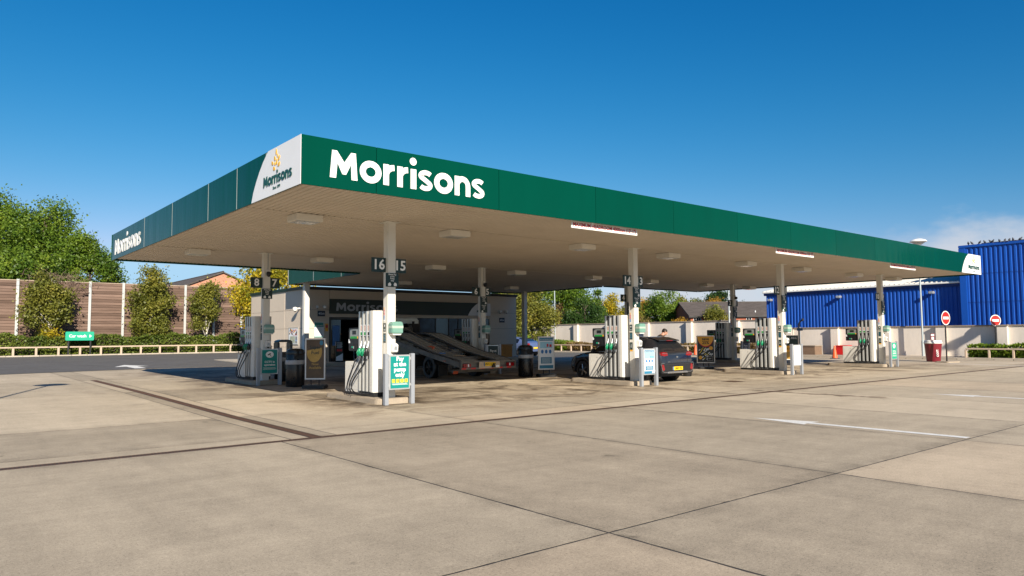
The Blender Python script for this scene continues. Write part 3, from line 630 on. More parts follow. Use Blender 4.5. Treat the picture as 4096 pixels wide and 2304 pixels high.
# ================================================================ PUMP ISLANDS
def rrect(x0,x1,y0,y1,r,n=6):
    p=[]
    for cx,cy,a in ((x1-r,y1-r,0),(x0+r,y1-r,90),(x0+r,y0+r,180),(x1-r,y0+r,270)):
        for k in range(n+1): q=R(a+90*k/n); p.append((cx+r*math.cos(q),cy+r*math.sin(q)))
    return p
def make_island():
    t=thing('pump_island','x','island',(0,0,0),0,'pump islands')
    MB().prism(rrect(-.5,.5,-.38,2.55,.22),-.02,.13,axis='z').build('kerb_block','kerb',t,bevel=.018)
    MB().box(-.5,.5,1.05,1.058,.05,.1315).build('joint','sealant',t)
    return t
def make_pump():
    """origin on the island at the column centre; nozzles towards -x and +x, column end towards -y"""
    t=thing('fuel_pump','x','fuel pump',(0,0,0),0,'fuel pumps')
    z0=.13
    b=MB().box(-.29,.29,.24,.97,z0,.24); b.box(-.27,.27,.97,1.76,z0,.20); b.build('base','black_plastic',t)
    # hose tower: white end panels, silver pilasters and dark slots
    tw=MB(); tw.prism([(-.27,.215),(.27,.215),(.31,.26),(.31,.37),(.26,.38),(.26,.95),(.30,.96),(.30,1.01),(-.30,1.01),(-.30,.96),(-.26,.95),(-.26,.38),(-.31,.37),(-.31,.26)],.24,2.24,axis='z')
    tower=tw.build('hose_tower','pump_white',t,bevel=.006)
    b=MB().box(-.262,.262,.37,.96,.25,2.235); b.build('slot_panel','black_plastic',tower)
    for s in (-1,1):
        for k in range(4):
            y=.405+k*.185
            b=MB(); a0,a1=(s*.255,s*.312) if s>0 else (-.312,-.255)
            b.box(a0,a1,y-.038,y+.038,.25,2.232); b.build('pilaster','pump_silver',tower,bevel=.008)
        for k in range(3):
            y=.405+.0925+k*.185
            lab=MB().box(min(s*.262,s*.300),max(s*.262,s*.300),y-.042,y+.042,1.62,1.90).build('grade_label','poster_white',tower)
            xx=sorted((s*.3005,s*.303))
            MB().box(*xx,y-.041,y+.041,1.64,1.715).build('grade_colour',('ink','label_green','label_green')[k],tower)
            MB().box(*xx,y-.028,y+.028,1.75,1.88).build('warning_print','notice_pink',tower)
            # nozzle in its holster, spout up
            nz=MB(); nz.tube([(s*.285,y,1.50),(s*.305,y,1.40),(s*.345,y,1.30)],[.012,.014,.016],6); spout=nz
            body=MB(); body.tube([(s*.335,y,1.325),(s*.36,y,1.27),(s*.355,y,1.20),(s*.335,y,1.13)],[.026,.048,.044,.028],8)
            body.tube([(s*.375,y,1.29),(s*.42,y,1.22),(s*.41,y,1.16),(s*.355,y,1.12)],.012,6)
            nb=body.build('nozzle',('nozzle_black','nozzle_green','nozzle_green')[k],t,smooth=50)
            spout.build('spout','hose_metal',nb,smooth=50)
            MB().box(min(s*.26,s*.33),max(s*.26,s*.33),y-.04,y+.04,1.10,1.24).build('holster','black_plastic',tower)
            # hose: down, out over the cabinet side, loop and back to the tower foot
            p0=Vector((s*.335,y,1.13)); out=.36+.05*k
            pts=[]
            for q in range(19):
                u=q/18
                yy=y+ (0.62-.17*k)*math.sin(PI*min(1,u*1.02))**1.2*(.55+.45*math.sin(PI*u)); zz=1.12-(1.12-.19)*math.sin(PI/2*min(1,u*1.25)) if u<.8 else .19+.05*math.sin((u-.8)/.2*PI)*0+ .02*(u-.8)
                xx=s*(out-.02+.10*math.sin(PI*u)) if u<.85 else s*(out+.03-(u-.85)/.15*(out-.26))
                pts.append((xx,yy,zz))
            pts[0]=tuple(p0)
            h=MB(); h.tube(pts,.0165,7); h.build('hose','rubber',t,smooth=60)
            MB().tube([(s*.335,y,1.14),(s*.336,y,1.05)],.024,8).build('hose_collar','hose_metal',t,smooth=50)
    # hydraulic cabinet
    cb=MB().box(-.28,.28,1.0,1.785,.20,.97).build('cabinet','pump_white',t,bevel=.012)
    MB().box(-.2825,-.279,1.06,1.72,.27,.90).build('access_panel','pump_white',cb)
    MB().disc(0,0,.012,.012,-.004,0,10,T(-.2825,1.4,.86)@RZ(-90)).build('lock','ink',cb)
    # electronics head with display and payment terminal
    hd=MB().box(-.27,.27,.985,1.62,1.24,1.83).build('display_head','black_plastic',t,bevel=.015)
    for s in (-1,1):
        m=T(s*.27,1.30,0)@RZ(-90 if s<0 else 90)
        MB().box(-.24,.24,-.006,.002,1.56,1.79,m).build('display','screen',hd)
        MB().box(-.1,.1,-.009,-.0062,1.66,1.76,m).build('price_window','poster_dark',hd)
        MB().box(-.20,.16,-.010,-.0062,1.555,1.61,m).build('promo_strip','label_green',hd)
        MB().box(.165,.21,-.010,-.0062,1.555,1.61,m).build('promo_end','label_orange',hd)
        MB().box(-.25,.25,-.012,.002,1.505,1.548,m).build('ledge','black_plastic',hd)
        MB().box(-.2,-.06,-.008,.002,1.30,1.47,m).build('keypad','poster_dark',hd)
        MB().box(.02,.14,-.022,.002,1.29,1.42,m).build('card_reader','ink',hd,bevel=.004)
        MB().box(-.13,-.06,-.012,-.0085,1.315,1.36,m).build('pin_notice','neon_green',hd)
        MB().box(-.03,.0,-.010,.002,1.30,1.36,m).build('receipt_slot','white',hd)
        MB().box(-.305,-.245,-.01,.0,1.44,1.54,m).build('side_notice','poster_white',hd)
    return t
isl=make_island(); pmp=make_pump()
POSN={(0,0):'behind the teal pay at the pump board',(1,0):'alongside the dark grey crossover',(2,0):'behind the blank white framed board',(3,0):'nearest the red cup bin, under number 10',(0,1):'behind the CCTV board and black bins',(1,1):'beyond the recovery lorry, under number 6',(2,1):'under number 4, hidden by the car and its pump',(3,1):'where a person in black bends down'}
firsti=True
for (i,r_),(n1,n2) in NUM.items():
    x,y=CX[i],YR[r_]; z=gz(x,y)
    li='low concrete pump island %s'%POSN[(i,r_)]; lp='white fuel pump with black hoses %s'%POSN[(i,r_)]
    if firsti: isl.location=(x,y,z); pmp.location=(x,y,z); isl['label']=li; pmp['label']=lp; firsti=False
    else: copy_tree(isl,loc=(x,y,z),label=li); copy_tree(pmp,loc=(x,y,z),label=lp)
# towel and glove dispensers on the columns
td=thing('towel_dispenser','x','dispenser',(0,0,0),0,'paper towel dispensers on the columns')
MB().prism([(-.14,0),(.14,0),(.155,.03),(.155,.25),(.13,.29),(-.13,.29),(-.155,.25),(-.155,.03)],-.20,0).build('cover','dispenser_green',td,bevel=.02)
MB().box(-.158,.158,-.203,-.02,.12,.20).build('paper_roll','dispenser_white',td,bevel=.01)
MB().prism([(-.10,-.035),(.10,-.035),(.13,.0),(-.13,.0)],-.17,-.01).build('tray','white',td,bevel=.005)
sd=thing('glove_dispenser','x','dispenser',(0,0,0),0,'white dispensers on the columns')
MB().prism([(0,0),(-.11,.03),(-.13,.20),(-.05,.24),(0,.24)],-.075,.075,T(0,0,0),axis='x').build('case','white',sd,bevel=.012)
MB().box(-.04,.04,-.126,-.10,.08,.17).build('window','steel_grey',sd)
MB().box(-.025,.025,-.09,-.05,-.02,.02).build('outlet','black_plastic',sd)
f=True
for (i,r_),(n1,n2) in NUM.items():
    x,y=CX[i]+.05,YR[r_]-.115; z=gz(x,y); la='green paper towel dispenser on the column below numbers %s and %s'%(n1,n2); lb='small white glove dispenser on the column below numbers %s and %s'%(n1,n2)
    if f: td.location=(x,y,z+1.67); sd.location=(x-.01,y,z+1.20); td['label']=la; sd['label']=lb; f=False
    else: copy_tree(td,loc=(x,y,z+1.67),label=la); copy_tree(sd,loc=(x-.01,y,z+1.20),label=lb)
# cameras on the rear columns
for i,(n1,n2) in ((0,('8','7')),(1,('6','5')),(3,('2','1'))):
    x,y=CX[i],YR[1]; z=gz(x,y)
    t=thing('security_camera','small round security camera on the column above numbers %s and %s'%(n1,n2),'camera',(x+.02,y-.115,z+3.62),0,'cameras on the rear columns')
    MB().box(-.06,.06,-.05,0,.06,.16).build('mount','white',t,bevel=.006); MB().lathe([(.001,-.09),(.05,-.07),(.075,-.02),(.08,.05),(.06,.08)],(0,-.09,0),14).build('dome','black_plastic',t,smooth=50)
    MB().box(-.012,.012,-.018,0,.16,.78).build('conduit','steel_grey',t)

# ================================================================ FRAMED ISLAND BOARDS
def frame_sign(x,y,label,board,prints,rz=0):
    t=thing('forecourt_sign',label,'sign',(x,y,gz(x,y)),R(rz),'framed boards at the island ends')
    for s in (-1,1):
        a=sorted((s*.305,s*.405)); MB().box(*a,-.05,.05,0,1.2).build('post','sign_grey',t,bevel=.006)
        MB().box(*sorted((s*.24,s*.45)),-.09,.09,0,.008).build('foot_plate','sign_grey',t) if False else None
        for zz in (.46,1.08): MB().box(*sorted((s*.27,s*.31)),-.02,.02,zz-.03,zz+.03).build('clamp','alu',t)
    pn=MB().box(-.285,.285,-.03,.03,.35,1.17).build('panel_frame','alu',t,bevel=.008)
    MB().box(-.25,.25,-.034,-.031,.385,1.135).build('poster',board,pn)
    for m,fn in prints:
        b=MB(); fn(b); b.build_pieces('poster_print',m,pn)
    return t
def p_pay16(b): b.text('Pay\nat the\npump\nonly',.142,0,.885,-.036,bold=.03,line=.88)
def p_sq(b):
    for k in range(4): b.box(-.215+k*.115,-.215+k*.115+.085,-.037,-.0345,.515,.60)
def p_sqn(b):
    for k,n in enumerate(('15','16','7','8')): b.text(n,.078,-.172+k*.115,.558,-.038,bold=.005)
def lines(b,x0,x1,z,n,dz,h=.008,y=-.036):
    for k in range(n): b.box(x0+.02*(k%2),x1-.03*((k+1)%2),y-.0015,y+.0012,z-k*dz,z-k*dz+h)
frame_sign(8.90,15.02,'teal pay at the pump only board in a grey frame','sign_teal',[('letter_white',p_pay16),('yellow',p_sq),('ink',p_sqn),('letter_white',lambda b:lines(b,-.22,.22,.485,2,.02))])
def p_cctv(b):
    b.disc(0,.985,.13,.105,-.036,-.0342,24); b.text('CCTV in\noperation',.092,0,.70,-.036,bold=.025,line=1.0); lines(b,-.22,.22,.56,3,.028)
def p_cam(b):
    b.prism([(-.07,.985),(.02,1.035),(.035,1.0),(-.06,.955)],-.039,-.0362); b.stroke([(.0,.985),(.03,.94),(.06,.925)],.014,-.039,-.0362)
frame_sign(8.86,23.1,'dark teal CCTV in operation board in a grey frame','sign_teal',[('letter_white',p_cctv),('sign_green',p_cam)])
frame_sign(35.87,15.02,'green CCTV board at the end of the island nearest the red cup bin','neon_green',[('letter_white',p_cctv),('sign_green',p_cam)])
def p_tap0(b): b.box(-.24,.24,-.0365,-.0342,1.06,1.125); b.box(-.19,.19,-.0365,-.0342,.50,.63); b.box(-.25,.25,-.0365,-.0342,.386,.47)
def p_tap1(b):
    for k in range(3): b.disc(-.13+k*.13,.78,.042,.045,-.0365,-.0342,16)
    b.box(.05,.10,-.0365,-.0342,.885,.93); b.box(.14,.2,-.0365,-.0342,.885,.92)
def p_tap2(b): b.text('Tap at the Pump Card Payment',.038,0,1.092,-.038,bold=.01); lines(b,-.16,.16,.605,4,.026,.006,-.038)
frame_sign(17.80,14.85,'white and blue card payment notice in a grey frame by the dark hatchback','poster_white',[('poster_blue',p_tap0),('poster_lightblue',lambda b:b.box(-.24,.24,-.0358,-.0342,.865,1.055)),('label_blue',p_tap1),('letter_white',p_tap2),('letter_white',lambda b:(b.disc(.14,.43,.03,.033,-.039,-.0368,10),b.disc(.205,.43,.03,.033,-.039,-.0368,10)))])
frame_sign(26.72,14.85,'blank white board in a grey frame at an island end','white',[])
def p_pay6(b): b.text('Pay at\npump\nonly',.135,0,.80,-.036,bold=.025,line=1.0)
frame_sign(17.95,23.0,'dark green pay at pump only board behind the recovery lorry','sign_green',[('letter_white',p_pay6)])
frame_sign(35.9,23.0,'navy pay at pump only board in front of the person in black','navy',[('letter_white',p_pay6)])

# ================================================================ SWING BOARDS
def swing(x,y,rz,W,label,board,prints):
    t=thing('swing_board',label,'advert board',(x,y,gz(x,y)),R(rz),'weighted advert boards')
    MB().prism(rrect(-.36,.36,-.24,.24,.12),0,.11,axis='z').build('water_base','black_plastic',t,bevel=.02)
    for s in (-.12,.12): MB().tube([(s,0,.10),(s,0,.30)],.018,8).build('spring','black_plastic',t)
    h=W/2
    fr=MB(); fr.box(-h,h,-.022,.022,.27,.31).box(-h,h,-.022,.022,1.48,1.52).box(-h,-h+.035,-.022,.022,.31,1.48).box(h-.035,h,-.022,.022,.31,1.48); fr.build('frame','white',t)
    pn=MB().box(-h+.035,h-.035,-.01,.01,.31,1.48).build('poster',board,t)
    for m,fn in prints:
        b=MB(); fn(b); b.build_pieces('poster_print',m,pn)
    return t
def sf1(b): b.prism([(-.255,1.15)]+arc(.0,1.15,.25,.32,200,-20,2)[:0]+arc(-.03,1.12,.235,.33,160,380,22),-.013,-.0105)
def sf2(b): b.text('Super\nFuel',.15,.0,1.16,-.016,bold=.01,line=1.05)
def sf3(b): b.text('Now\nAvailable',.105,.0,.68,-.014,bold=.01,line=1.05)
def sf4(b): b.disc(.19,1.38,.055,.075,-.018,-.0135,16)
swing(9.42,20.85,-42,.62,'brown and gold Super Fuel advert board beside a black bin','poster_brown',[('poster_gold',sf1),('sign_green',sf2),('poster_gold',sf3),('poster_blue',sf4)])
def tb1(b): b.box(-.28,.28,-.0125,-.0105,1.36,1.475); b.box(-.28,.28,-.0125,-.0105,.315,.44); b.box(-.22,.22,-.0125,-.0105,.50,.74)
def tb2(b): b.text('Tap at the Pump Card Payment',.042,0,1.415,-.014,bold=.01); lines(b,-.19,.19,.70,7,.028,.007,-.014)
def tb3(b):
    for k in range(3): b.disc(-.16+k*.16,.95,.055,.075,-.0125,-.0105,16)
def tb4(b): b.box(-.25,.25,-.0125,-.0105,1.08,1.32)
def tb5(b): b.box(.13,.22,-.015,-.0126,1.12,1.22); b.box(.02,.09,-.015,-.0126,1.13,1.24)
swing(18.45,20.35,-20,.66,'white and blue card payment advert board beside a tall black bin','poster_white',[('poster_blue',tb1),('letter_white',tb2),('label_blue',tb3),('poster_lightblue',tb4),('label_red',tb5)])
def sv1(b): b.prism(arc(0,1.50,.36,.46,180,360,24),-.013,-.0105)
def sv0(b): b.prism(arc(0,1.49,.36,.50,182,358,24),-.0118,-.0104)
def sv2(b): b.text('save\n25%',.18,0,1.275,-.0145,bold=.025,line=.95)
def sv3(b):
    rr=random.Random(3)
    for k in range(26):
        cx=rr.uniform(-.28,.28); cz=rr.uniform(.42,.95); m=T(cx,0,cz)@Matrix.Rotation(R(-40),4,'Y'); b.box(-.045,.045,-.0135,-.0105-.0001*k,-.018,.018,m)
def sv4(b):
    rr=random.Random(8)
    for k in range(14):
        cx=rr.uniform(-.28,.28); cz=rr.uniform(.42,.95); m=T(cx,0,cz)@Matrix.Rotation(R(-40),4,'Y'); b.box(-.05,.05,-.015,-.0137-.0001*k,-.012,.012,m)
def sv5(b): b.disc(.23,.95,.085,.085,-.017,-.0152,18); b.disc(-.24,.52,.08,.08,-.017,-.0152,18)
def sv6(b): b.box(.06,.31,-.018,-.0155,.36,.57)
def sv7(b): b.text('Save',.06,.18,.47,-.0195,bold=.01)
swing(27.8,19.85,-52,.80,'black and yellow save 25% advert board behind the dark hatchback','poster_dark',[('label_red',sv0),('label_orange',sv1),('ink',sv2),('alu',sv3),('yellow',sv4),('label_orange',sv5),('ink',sv6),('poster_white',sv7),('poster_white',lambda b:b.stroke([(.075,.375),(.295,.375),(.295,.555),(.075,.555),(.075,.375)],.006,-.0195,-.018))])
def md1(b): b.text('MEAL DEAL',.118,0,1.36,-.0145,bold=.004)
def md2(b): b.box(-.27,.27,-.0125,-.0105,.32,.95)
def md3(b): b.disc(-.13,.83,.16,.16,-.015,-.0127,20)
def md4(b): b.text('£3.50',.12,-.13,.83,-.017,bold=.02)
swing(34.3,19.35,-58,.76,'dark green meal deal advert board with orange price circle','sign_green',[('poster_white',md1),('poster_gold',md2),('label_orange',md3),('ink',md4)])
# ================================================================ BINS
def bin_(x,y,label,hood):
    t=thing('litter_bin',label,'bin',(x,y,gz(x,y)),0,'black litter bins')
    MB().lathe([(.27,0),(.285,.03),(.285,1.0),(.275,1.02)],n=28).build('body','bin_black',t,smooth=40)
    MB().lathe([(.297,.70),(.31,.74),(.305,.80),(.296,.83)],n=28).build('bag_rim','bag',t,smooth=40)
    if hood==0:
        MB().lathe([(.29,1.02),(.295,1.05),(.27,1.14),(.18,1.19),(.001,1.20)],n=28).build('lid','bin_black',t,smooth=40)
        MB().box(-.14,.14,-.294,-.24,.86,.99).build('mouth','ink',t,bevel=.02)
    else:
        for s in (-1,1): MB().box(*sorted((s*.19,s*.27)),-.2,.2,1.0,1.36).build('hood_post','bin_black',t,bevel=.02)
        MB().prism([(-.27,1.36),(.27,1.36),(.22,1.42),(.1,1.45),(-.1,1.45),(-.22,1.42)],-.22,.22).build('hood','bin_black',t,bevel=.02)
bin_(9.25,21.95,'tall round black bin with a plastic bag hanging out next to the Super Fuel board',0)
bin_(9.98,24.75,'black bin with an open hooded top behind the CCTV board',1)
bin_(17.98,21.0,'tall round black bin behind the recovery lorry tail',0)
# ================================================================ KIOSK
KX0,KX1,KY0,KY1,KZ=17.35,33.4,40.0,48.6,4.42
ko=thing('petrol_station_kiosk','low beige panelled kiosk shop with dark glazed front and green roof edge','building',(25,44,gz(25,44)))
def kp(name,m,a,parent=ko,bev=0): return MB().box(*a).build(name,m,parent,bevel=bev,world=True)
zb=-.25
K0=set(bpy.data.objects)-{ko}
core=kp('inner_wall','kiosk_dark',(KX0+.06,KX1-.06,KY0+2.6,KY1-.06,zb,4.35))
# cladding panels, three lifts, with open joints
rows=[(zb,1.02),(1.02,2.12),(2.12,3.22),(3.22,4.40)]
def kwall(xs,face):
    for i in range(len(xs)-1):
        for z0,z1 in rows:
            g=.006
            if face=='L': a=(KX0,KX0+.06,xs[i]+g,xs[i+1]-g,z0+g,z1-g)
            elif face=='R': a=(KX1-.06,KX1,xs[i]+g,xs[i+1]-g,z0+g,z1-g)
            elif face=='B': a=(xs[i]+g,xs[i+1]-g,KY1-.06,KY1,z0+g,z1-g)
            else: a=(xs[i]+g,xs[i+1]-g,KY0,KY0+.06,z0+g,z1-g)
            kp('wall_panel','kiosk_panel',a,bev=.006)
kwall([KY0,42.87,45.73,KY1],'L'); kwall([KY0,42.87,45.73,KY1],'R'); kwall([KX0+.062,21.3,25.3,29.3,KX1-.062],'B')
kwall([KX0+.062,18.93],'F'); kwall([30.95,KX1-.062],'F')
kp('wall_panel','kiosk_panel',(18.94,30.94,KY0,KY0+.06,3.88,4.40))
kp('wall_panel','kiosk_panel',(18.94,30.94,KY0+.001,KY0+.061,2.80,3.0))
kp('joint_backing','kiosk_dark',(KX0+.04,KX0+.058,KY0+.1,KY1-.1,zb,4.2)); 
kp('joint_backing','kiosk_dark',(KX0+.08,18.9,KY0+.045,KY0+.058,zb,4.2)); kp('joint_backing','kiosk_dark',(31.0,KX1-.08,KY0+.045,KY0+.058,zb,4.2))
rf=kp('roof','kiosk_dark',(KX0-.02,KX1+.02,KY0-.02,KY1+.02,4.41,4.47))
kp('roof_edge','sign_green',(KX0-.06,KX0-.022,KY0-.06,KY1+.06,4.39,4.575),rf); kp('roof_edge','kiosk_dark',(KX0-.021,KX1+.06,KY0-.06,KY0-.022,4.39,4.575),rf); kp('roof_edge','kiosk_dark',(KX1+.022,KX1+.06,KY0-.021,KY1+.06,4.39,4.575),rf)
# sign band
sg=kp('sign_band','sign_green',(18.92,30.95,KY0-.12,KY0-.002,3.0,3.87),bev=.005)
b=MB(); wordmark(b,T(19.30,KY0-.121,3.17)@SC(4.2/3.58,1,.94)); b.build('brand_lettering','sign_grey',sg,world=True)
b=MB(); b.prism([(29.0,3.005),(29.15,3.25),(29.35,3.5),(29.6,3.7),(29.85,3.865),(30.945,3.865),(30.945,3.005)],KY0-.128,KY0-.121); b.build('white_end_sheet','fascia_white',sg,world=True)
b=MB(); wordmark(b,T(29.75,KY0-.129,3.22)@SC(.9/3.58,1,.17/.515),.008); b.build('logo_lettering','letter_green',sg,world=True)
b=MB(); wheat(b,T(29.95,KY0-.129,3.36)@SC(.5,1,.42),.008); b.build('wheat_emblem','wheat_yellow',sg,world=True)
# glazed front: mullions, panes, door, shelves seen inside
fr=kp('door_frame','kiosk_dark',(18.95,19.03,KY0,KY0+.08,zb,2.79)); kp('door_frame','kiosk_dark',(20.9,20.98,KY0,KY0+.08,zb,2.79)); kp('door_frame','kiosk_dark',(19.03,20.9,KY0,KY0+.08,2.66,2.79))
d=kp('sliding_door','glass_dark',(19.05,19.68,KY0+.03,KY0+.05,.1,2.64)); kp('poster','label_blue',(19.15,19.6,KY0+.015,KY0+.029,1.1,2.3),d)
kp('shop_shelf','wood_box',(19.3,20.6,KY0+1.8,KY0+2.2,1.75,1.85)); kp('shop_shelf','label_orange',(19.35,20.5,KY0+1.82,KY0+2.18,1.9,2.05))
mx=[20.98,22.4,23.8,25.17,26.43,27.48,28.24,29.6,30.9]
for i in range(len(mx)-1):
    kp('mullion','kiosk_dark',(mx[i],mx[i]+.07,KY0+.0,KY0+.09,zb,2.79))
    kp('window_pane','glass_blue' if i%3!=1 else 'glass_dark',(mx[i]+.075,mx[i+1]-.005,KY0+.035,KY0+.05,.62,2.79))
    kp('stall_riser','kiosk_dark',(mx[i]+.072,mx[i+1]-.003,KY0+.02,KY0+.06,zb,.61))
# notices on the walls
def notice(name,label,m,box,parent=ko): return kp(name,m,box,parent)
notice('opening_times_board','', 'alu',(17.96,18.58,KY0-.03,KY0-.002,1.57,2.5)); notice('opening_times','', 'poster_white',(17.99,18.55,KY0-.036,KY0-.031,1.6,2.47)); notice('opening_times_header','', 'sign_teal',(17.99,18.55,KY0-.04,KY0-.0365,2.2,2.47)); notice('opening_times_header','', 'sign_teal',(17.99,18.55,KY0-.04,KY0-.0365,1.6,1.65))
b=MB(); b.text('opening times',.075,18.27,2.28,KY0-.042,bold=.01); b.build('opening_times_lettering','letter_white',ko,world=True)
b=MB()
for k in range(7): b.box(18.04,18.5,KY0-.038,KY0-.0362,2.13-k*.07,2.137-k*.07)
b.build('opening_times_lines','steel_grey',ko,world=True)
notice('hazard_notice','', 'label_orange',(18.66,18.86,KY0-.012,KY0-.002,1.95,2.4)); MB().disc(18.76,2.24,.075,.11,KY0-.016,KY0-.0125,12).build('hazard_symbol','label_red',ko,world=True)
es=thing('exit_sign','small dark Exit sign with arrow on the kiosk wall left of the shop door','sign',(18.41,KY0-.02,2.83),0,'exit signs on the kiosk')
MB().box(-.23,.23,-.02,.018,0,.33).build('plate','navy',es); b=MB(); b.text('Exit',.17,.06,.165,-.022,bold=.01); b.prism([(-.18,.165),(-.11,.235),(-.11,.095)],-.024,-.0205); b.build('lettering','poster_white',es)
copy_tree(es,loc=(32.05,KY0-.02,2.55),label='small dark Exit sign with arrow on the kiosk wall past the shop windows')
def cam_fix(x,y,z,label,rz,s=1):
    t=thing('security_camera',label,'camera',(x,y,z),R(rz),'cameras and lights on the kiosk wall'); MB().tube([(0,0,0),(0,-.14*s,-.02)],.035*s,8).build('arm','white',t); MB().lathe([(.001,-.1*s),(.06*s,-.09*s),(.10*s,-.02*s),(.09*s,.05*s),(.001,.08*s)],(0,-.2*s,-.03),14).build('housing','white',t,smooth=50); MB().lathe([(.001,-.13*s),(.045*s,-.11*s),(.05*s,-.088*s)],(0,-.2*s,-.03),12).build('lens','ink',t,smooth=50)
cam_fix(17.34,40.55,3.3,'white security camera on the sunlit side wall of the kiosk',-90,1.5)
cam_fix(18.1,KY0-.003,3.42,'pale round light above the kiosk exit sign by the door',0,.9); cam_fix(18.55,KY0-.003,3.42,'dark round siren above the kiosk exit sign by the door',0,1.1)
cam_fix(31.7,KY0-.003,3.35,'camera cluster on the kiosk wall past the shop windows',0,1.2); cam_fix(32.3,KY0-.003,3.35,'alarm light on the kiosk wall past the shop windows',0,1.2)
mpb=thing('map_board','framed colourful poster and map on the sunlit kiosk side wall','notice board',(17.34,41.45,1.17),R(-90))
MB().box(-.70,.70,-.03,-.001,0,1.02).build('frame','alu',mpb); MB().box(-.63,.63,-.034,-.0305,.06,.96).build('poster','poster_white',mpb)
rr=random.Random(5)
for k in range(46):
    x=rr.uniform(-.6,.52); z=rr.uniform(.52,.9); MB().box(x,x+rr.uniform(.06,.16),-.0365-.0002*k,-.0345,z,z+rr.uniform(.03,.07)).build('poster_picture',rr.choice(['label_red','label_blue','ink','poster_gold','label_orange','poster_brown','navy','costa_red']),mpb)
MB().box(-.48,.30,-.0365,-.0345,.09,.50).build('map','dispenser_white',mpb)
b=MB()
for k in range(9): b.stroke([(-.47+rr.uniform(0,.7),.10),(-.47+rr.uniform(0,.7),.25),(-.47+rr.uniform(0,.7),.49)],.012,-.039-.0002*k,-.0367)
b.build('map_roads','coping',mpb)
for k in range(6): MB().box(.36,.58,-.0365,-.0345,.10+k*.066,.15+k*.066).build('poster_picture',rr.choice(['label_red','label_blue','ink','navy']),mpb)
# news stand, boards and clutter in front of the kiosk
z=gz(19,38.8)
t=thing('pavement_board','narrow dark green board with pale corner standing by the shop door','advert board',(19.05,38.9,z),R(-10)); MB().box(-.22,.22,-.03,.03,.05,1.2).build('panel','sign_green',t,bevel=.01); MB().prism([(-.2,.08),(.2,.08),(.2,.5),(-.2,.3)],-.034,-.0305).build('corner_print','poster_white',t)
b=MB(); lines(b,-.16,.16,1.1,5,.07,.03,-.033); b.build('lettering','poster_white',t); MB().box(-.15,.15,-.035,-.0315,.62,.76).build('picture','label_red',t); MB().box(-.24,.24,-.12,.12,0,.05).build('base','black_plastic',t)
t=thing('leaflet_rack','wire leaflet rack with blue papers in front of the shop door','rack',(20.2,38.7,z))
b=MB()
for s in (-.3,.3): b.tube([(s,0,0),(s,.15,1.55)],.014,6)
b.tube([(-.3,.15,1.55),(.3,.15,1.55)],.014,6); b.tube([(.3,0,0),(.75,-.1,1.1)],.012,6); b.tube([(-.3,.05,.5),(.3,.05,.5)],.01,6); b.build('frame','steel_grey',t)
for x,zz in ((.4,1.15),(.55,.75),(.62,.6)): MB().box(x-.1,x+.12,-.09,-.07,zz,zz+.4,Matrix.Rotation(R(12),4,'Y')@Matrix.Translation((-.1,0,.0))).build('leaflet','poster_lightblue',t)
tag(MB().lathe([(.06,0),(.06,.95),(.045,1.0),(.001,1.01)],(21.3,38.9,z),14).build('bollard','steel_grey',smooth=40),'short steel bollard outside the shop door','bollard')
tag(MB().lathe([(.06,0),(.06,.95),(.045,1.0),(.001,1.01)],(30.1,38.9,gz(30,38.9)),14).build('bollard','steel_grey',smooth=40),'short steel bollard beside the wooden crate','bollard')
t=thing('wooden_crate','orange brown wooden grit crate against the kiosk by the blue car','crate',(31.3,39.2,gz(31,39))); MB().box(-.75,.75,-.35,.35,0,.82).build('body','wood_box',t,bevel=.01); MB().box(-.8,.8,-.4,.4,.83,.92).build('lid','wood_box',t,bevel=.01)
t=thing('sack_truck','red tube hand trolley leaning by the kiosk wall','trolley',(29.2,39.3,gz(29,39)))
b=MB()
for s in (-.22,.22): b.tube([(s,-.2,.1),(s,.1,1.05),(s,.02,1.2)],.018,6)
b.tube([(-.22,.0,.7),(.22,.0,.7)],.016,6); b.box(-.22,.22,-.42,-.2,.03,.06); b.build('frame','label_red',t)
for s in (-.26,.26): MB().lathe([(.001,-.03),(.1,-.03),(.1,.03),(.001,.03)],(s,-.15,.1),14,axis='x').build('wheel','rubber',t)

KS=Matrix.Translation((0,0,1.6))@Matrix.Diagonal((.905,.905,.905,1))@Matrix.Translation((0,0,-1.6))
for o_ in bpy.data.objects:
    if o_ not in K0 and o_.parent is None:
        if o_.type=='EMPTY': o_.location=KS@o_.location; o_.scale=(.905,)*3
        else: o_.data.transform(KS)
b=MB(); b.prism(rrect(14.0,31.3,34.3,46,.6),-.05,.285,axis='z'); tag(b.build('kiosk_pavement','kerb_stone',bevel=.02),kind='structure')
# ================================================================ CARS
def catmull(xs,ys,x): return np.interp(x,xs,ys)
def smooth_interp(xs,ys,q):
    xs=np.array(xs,float); ys=np.array(ys,float); m=np.gradient(ys,xs)
    for i in range(len(xs)-1):
        d=(ys[i+1]-ys[i])/(xs[i+1]-xs[i])
        if abs(d)<1e-9: m[i]=m[i+1]=0
        else:
            if m[i]/d<0: m[i]=0
            if m[i+1]/d<0: m[i+1]=0
            m[i]=np.clip(m[i]/d,0,2.6)*d; m[i+1]=np.clip(m[i+1]/d,0,2.6)*d
    q=np.asarray(q,float); i=np.clip(np.searchsorted(xs,q)-1,0,len(xs)-2); h=xs[i+1]-xs[i]; t=(q-xs[i])/h
    return (2*t**3-3*t**2+1)*ys[i]+(t**3-2*t**2+t)*h*m[i]+(-2*t**3+3*t**2)*ys[i+1]+(t**3-t**2)*h*m[i+1]
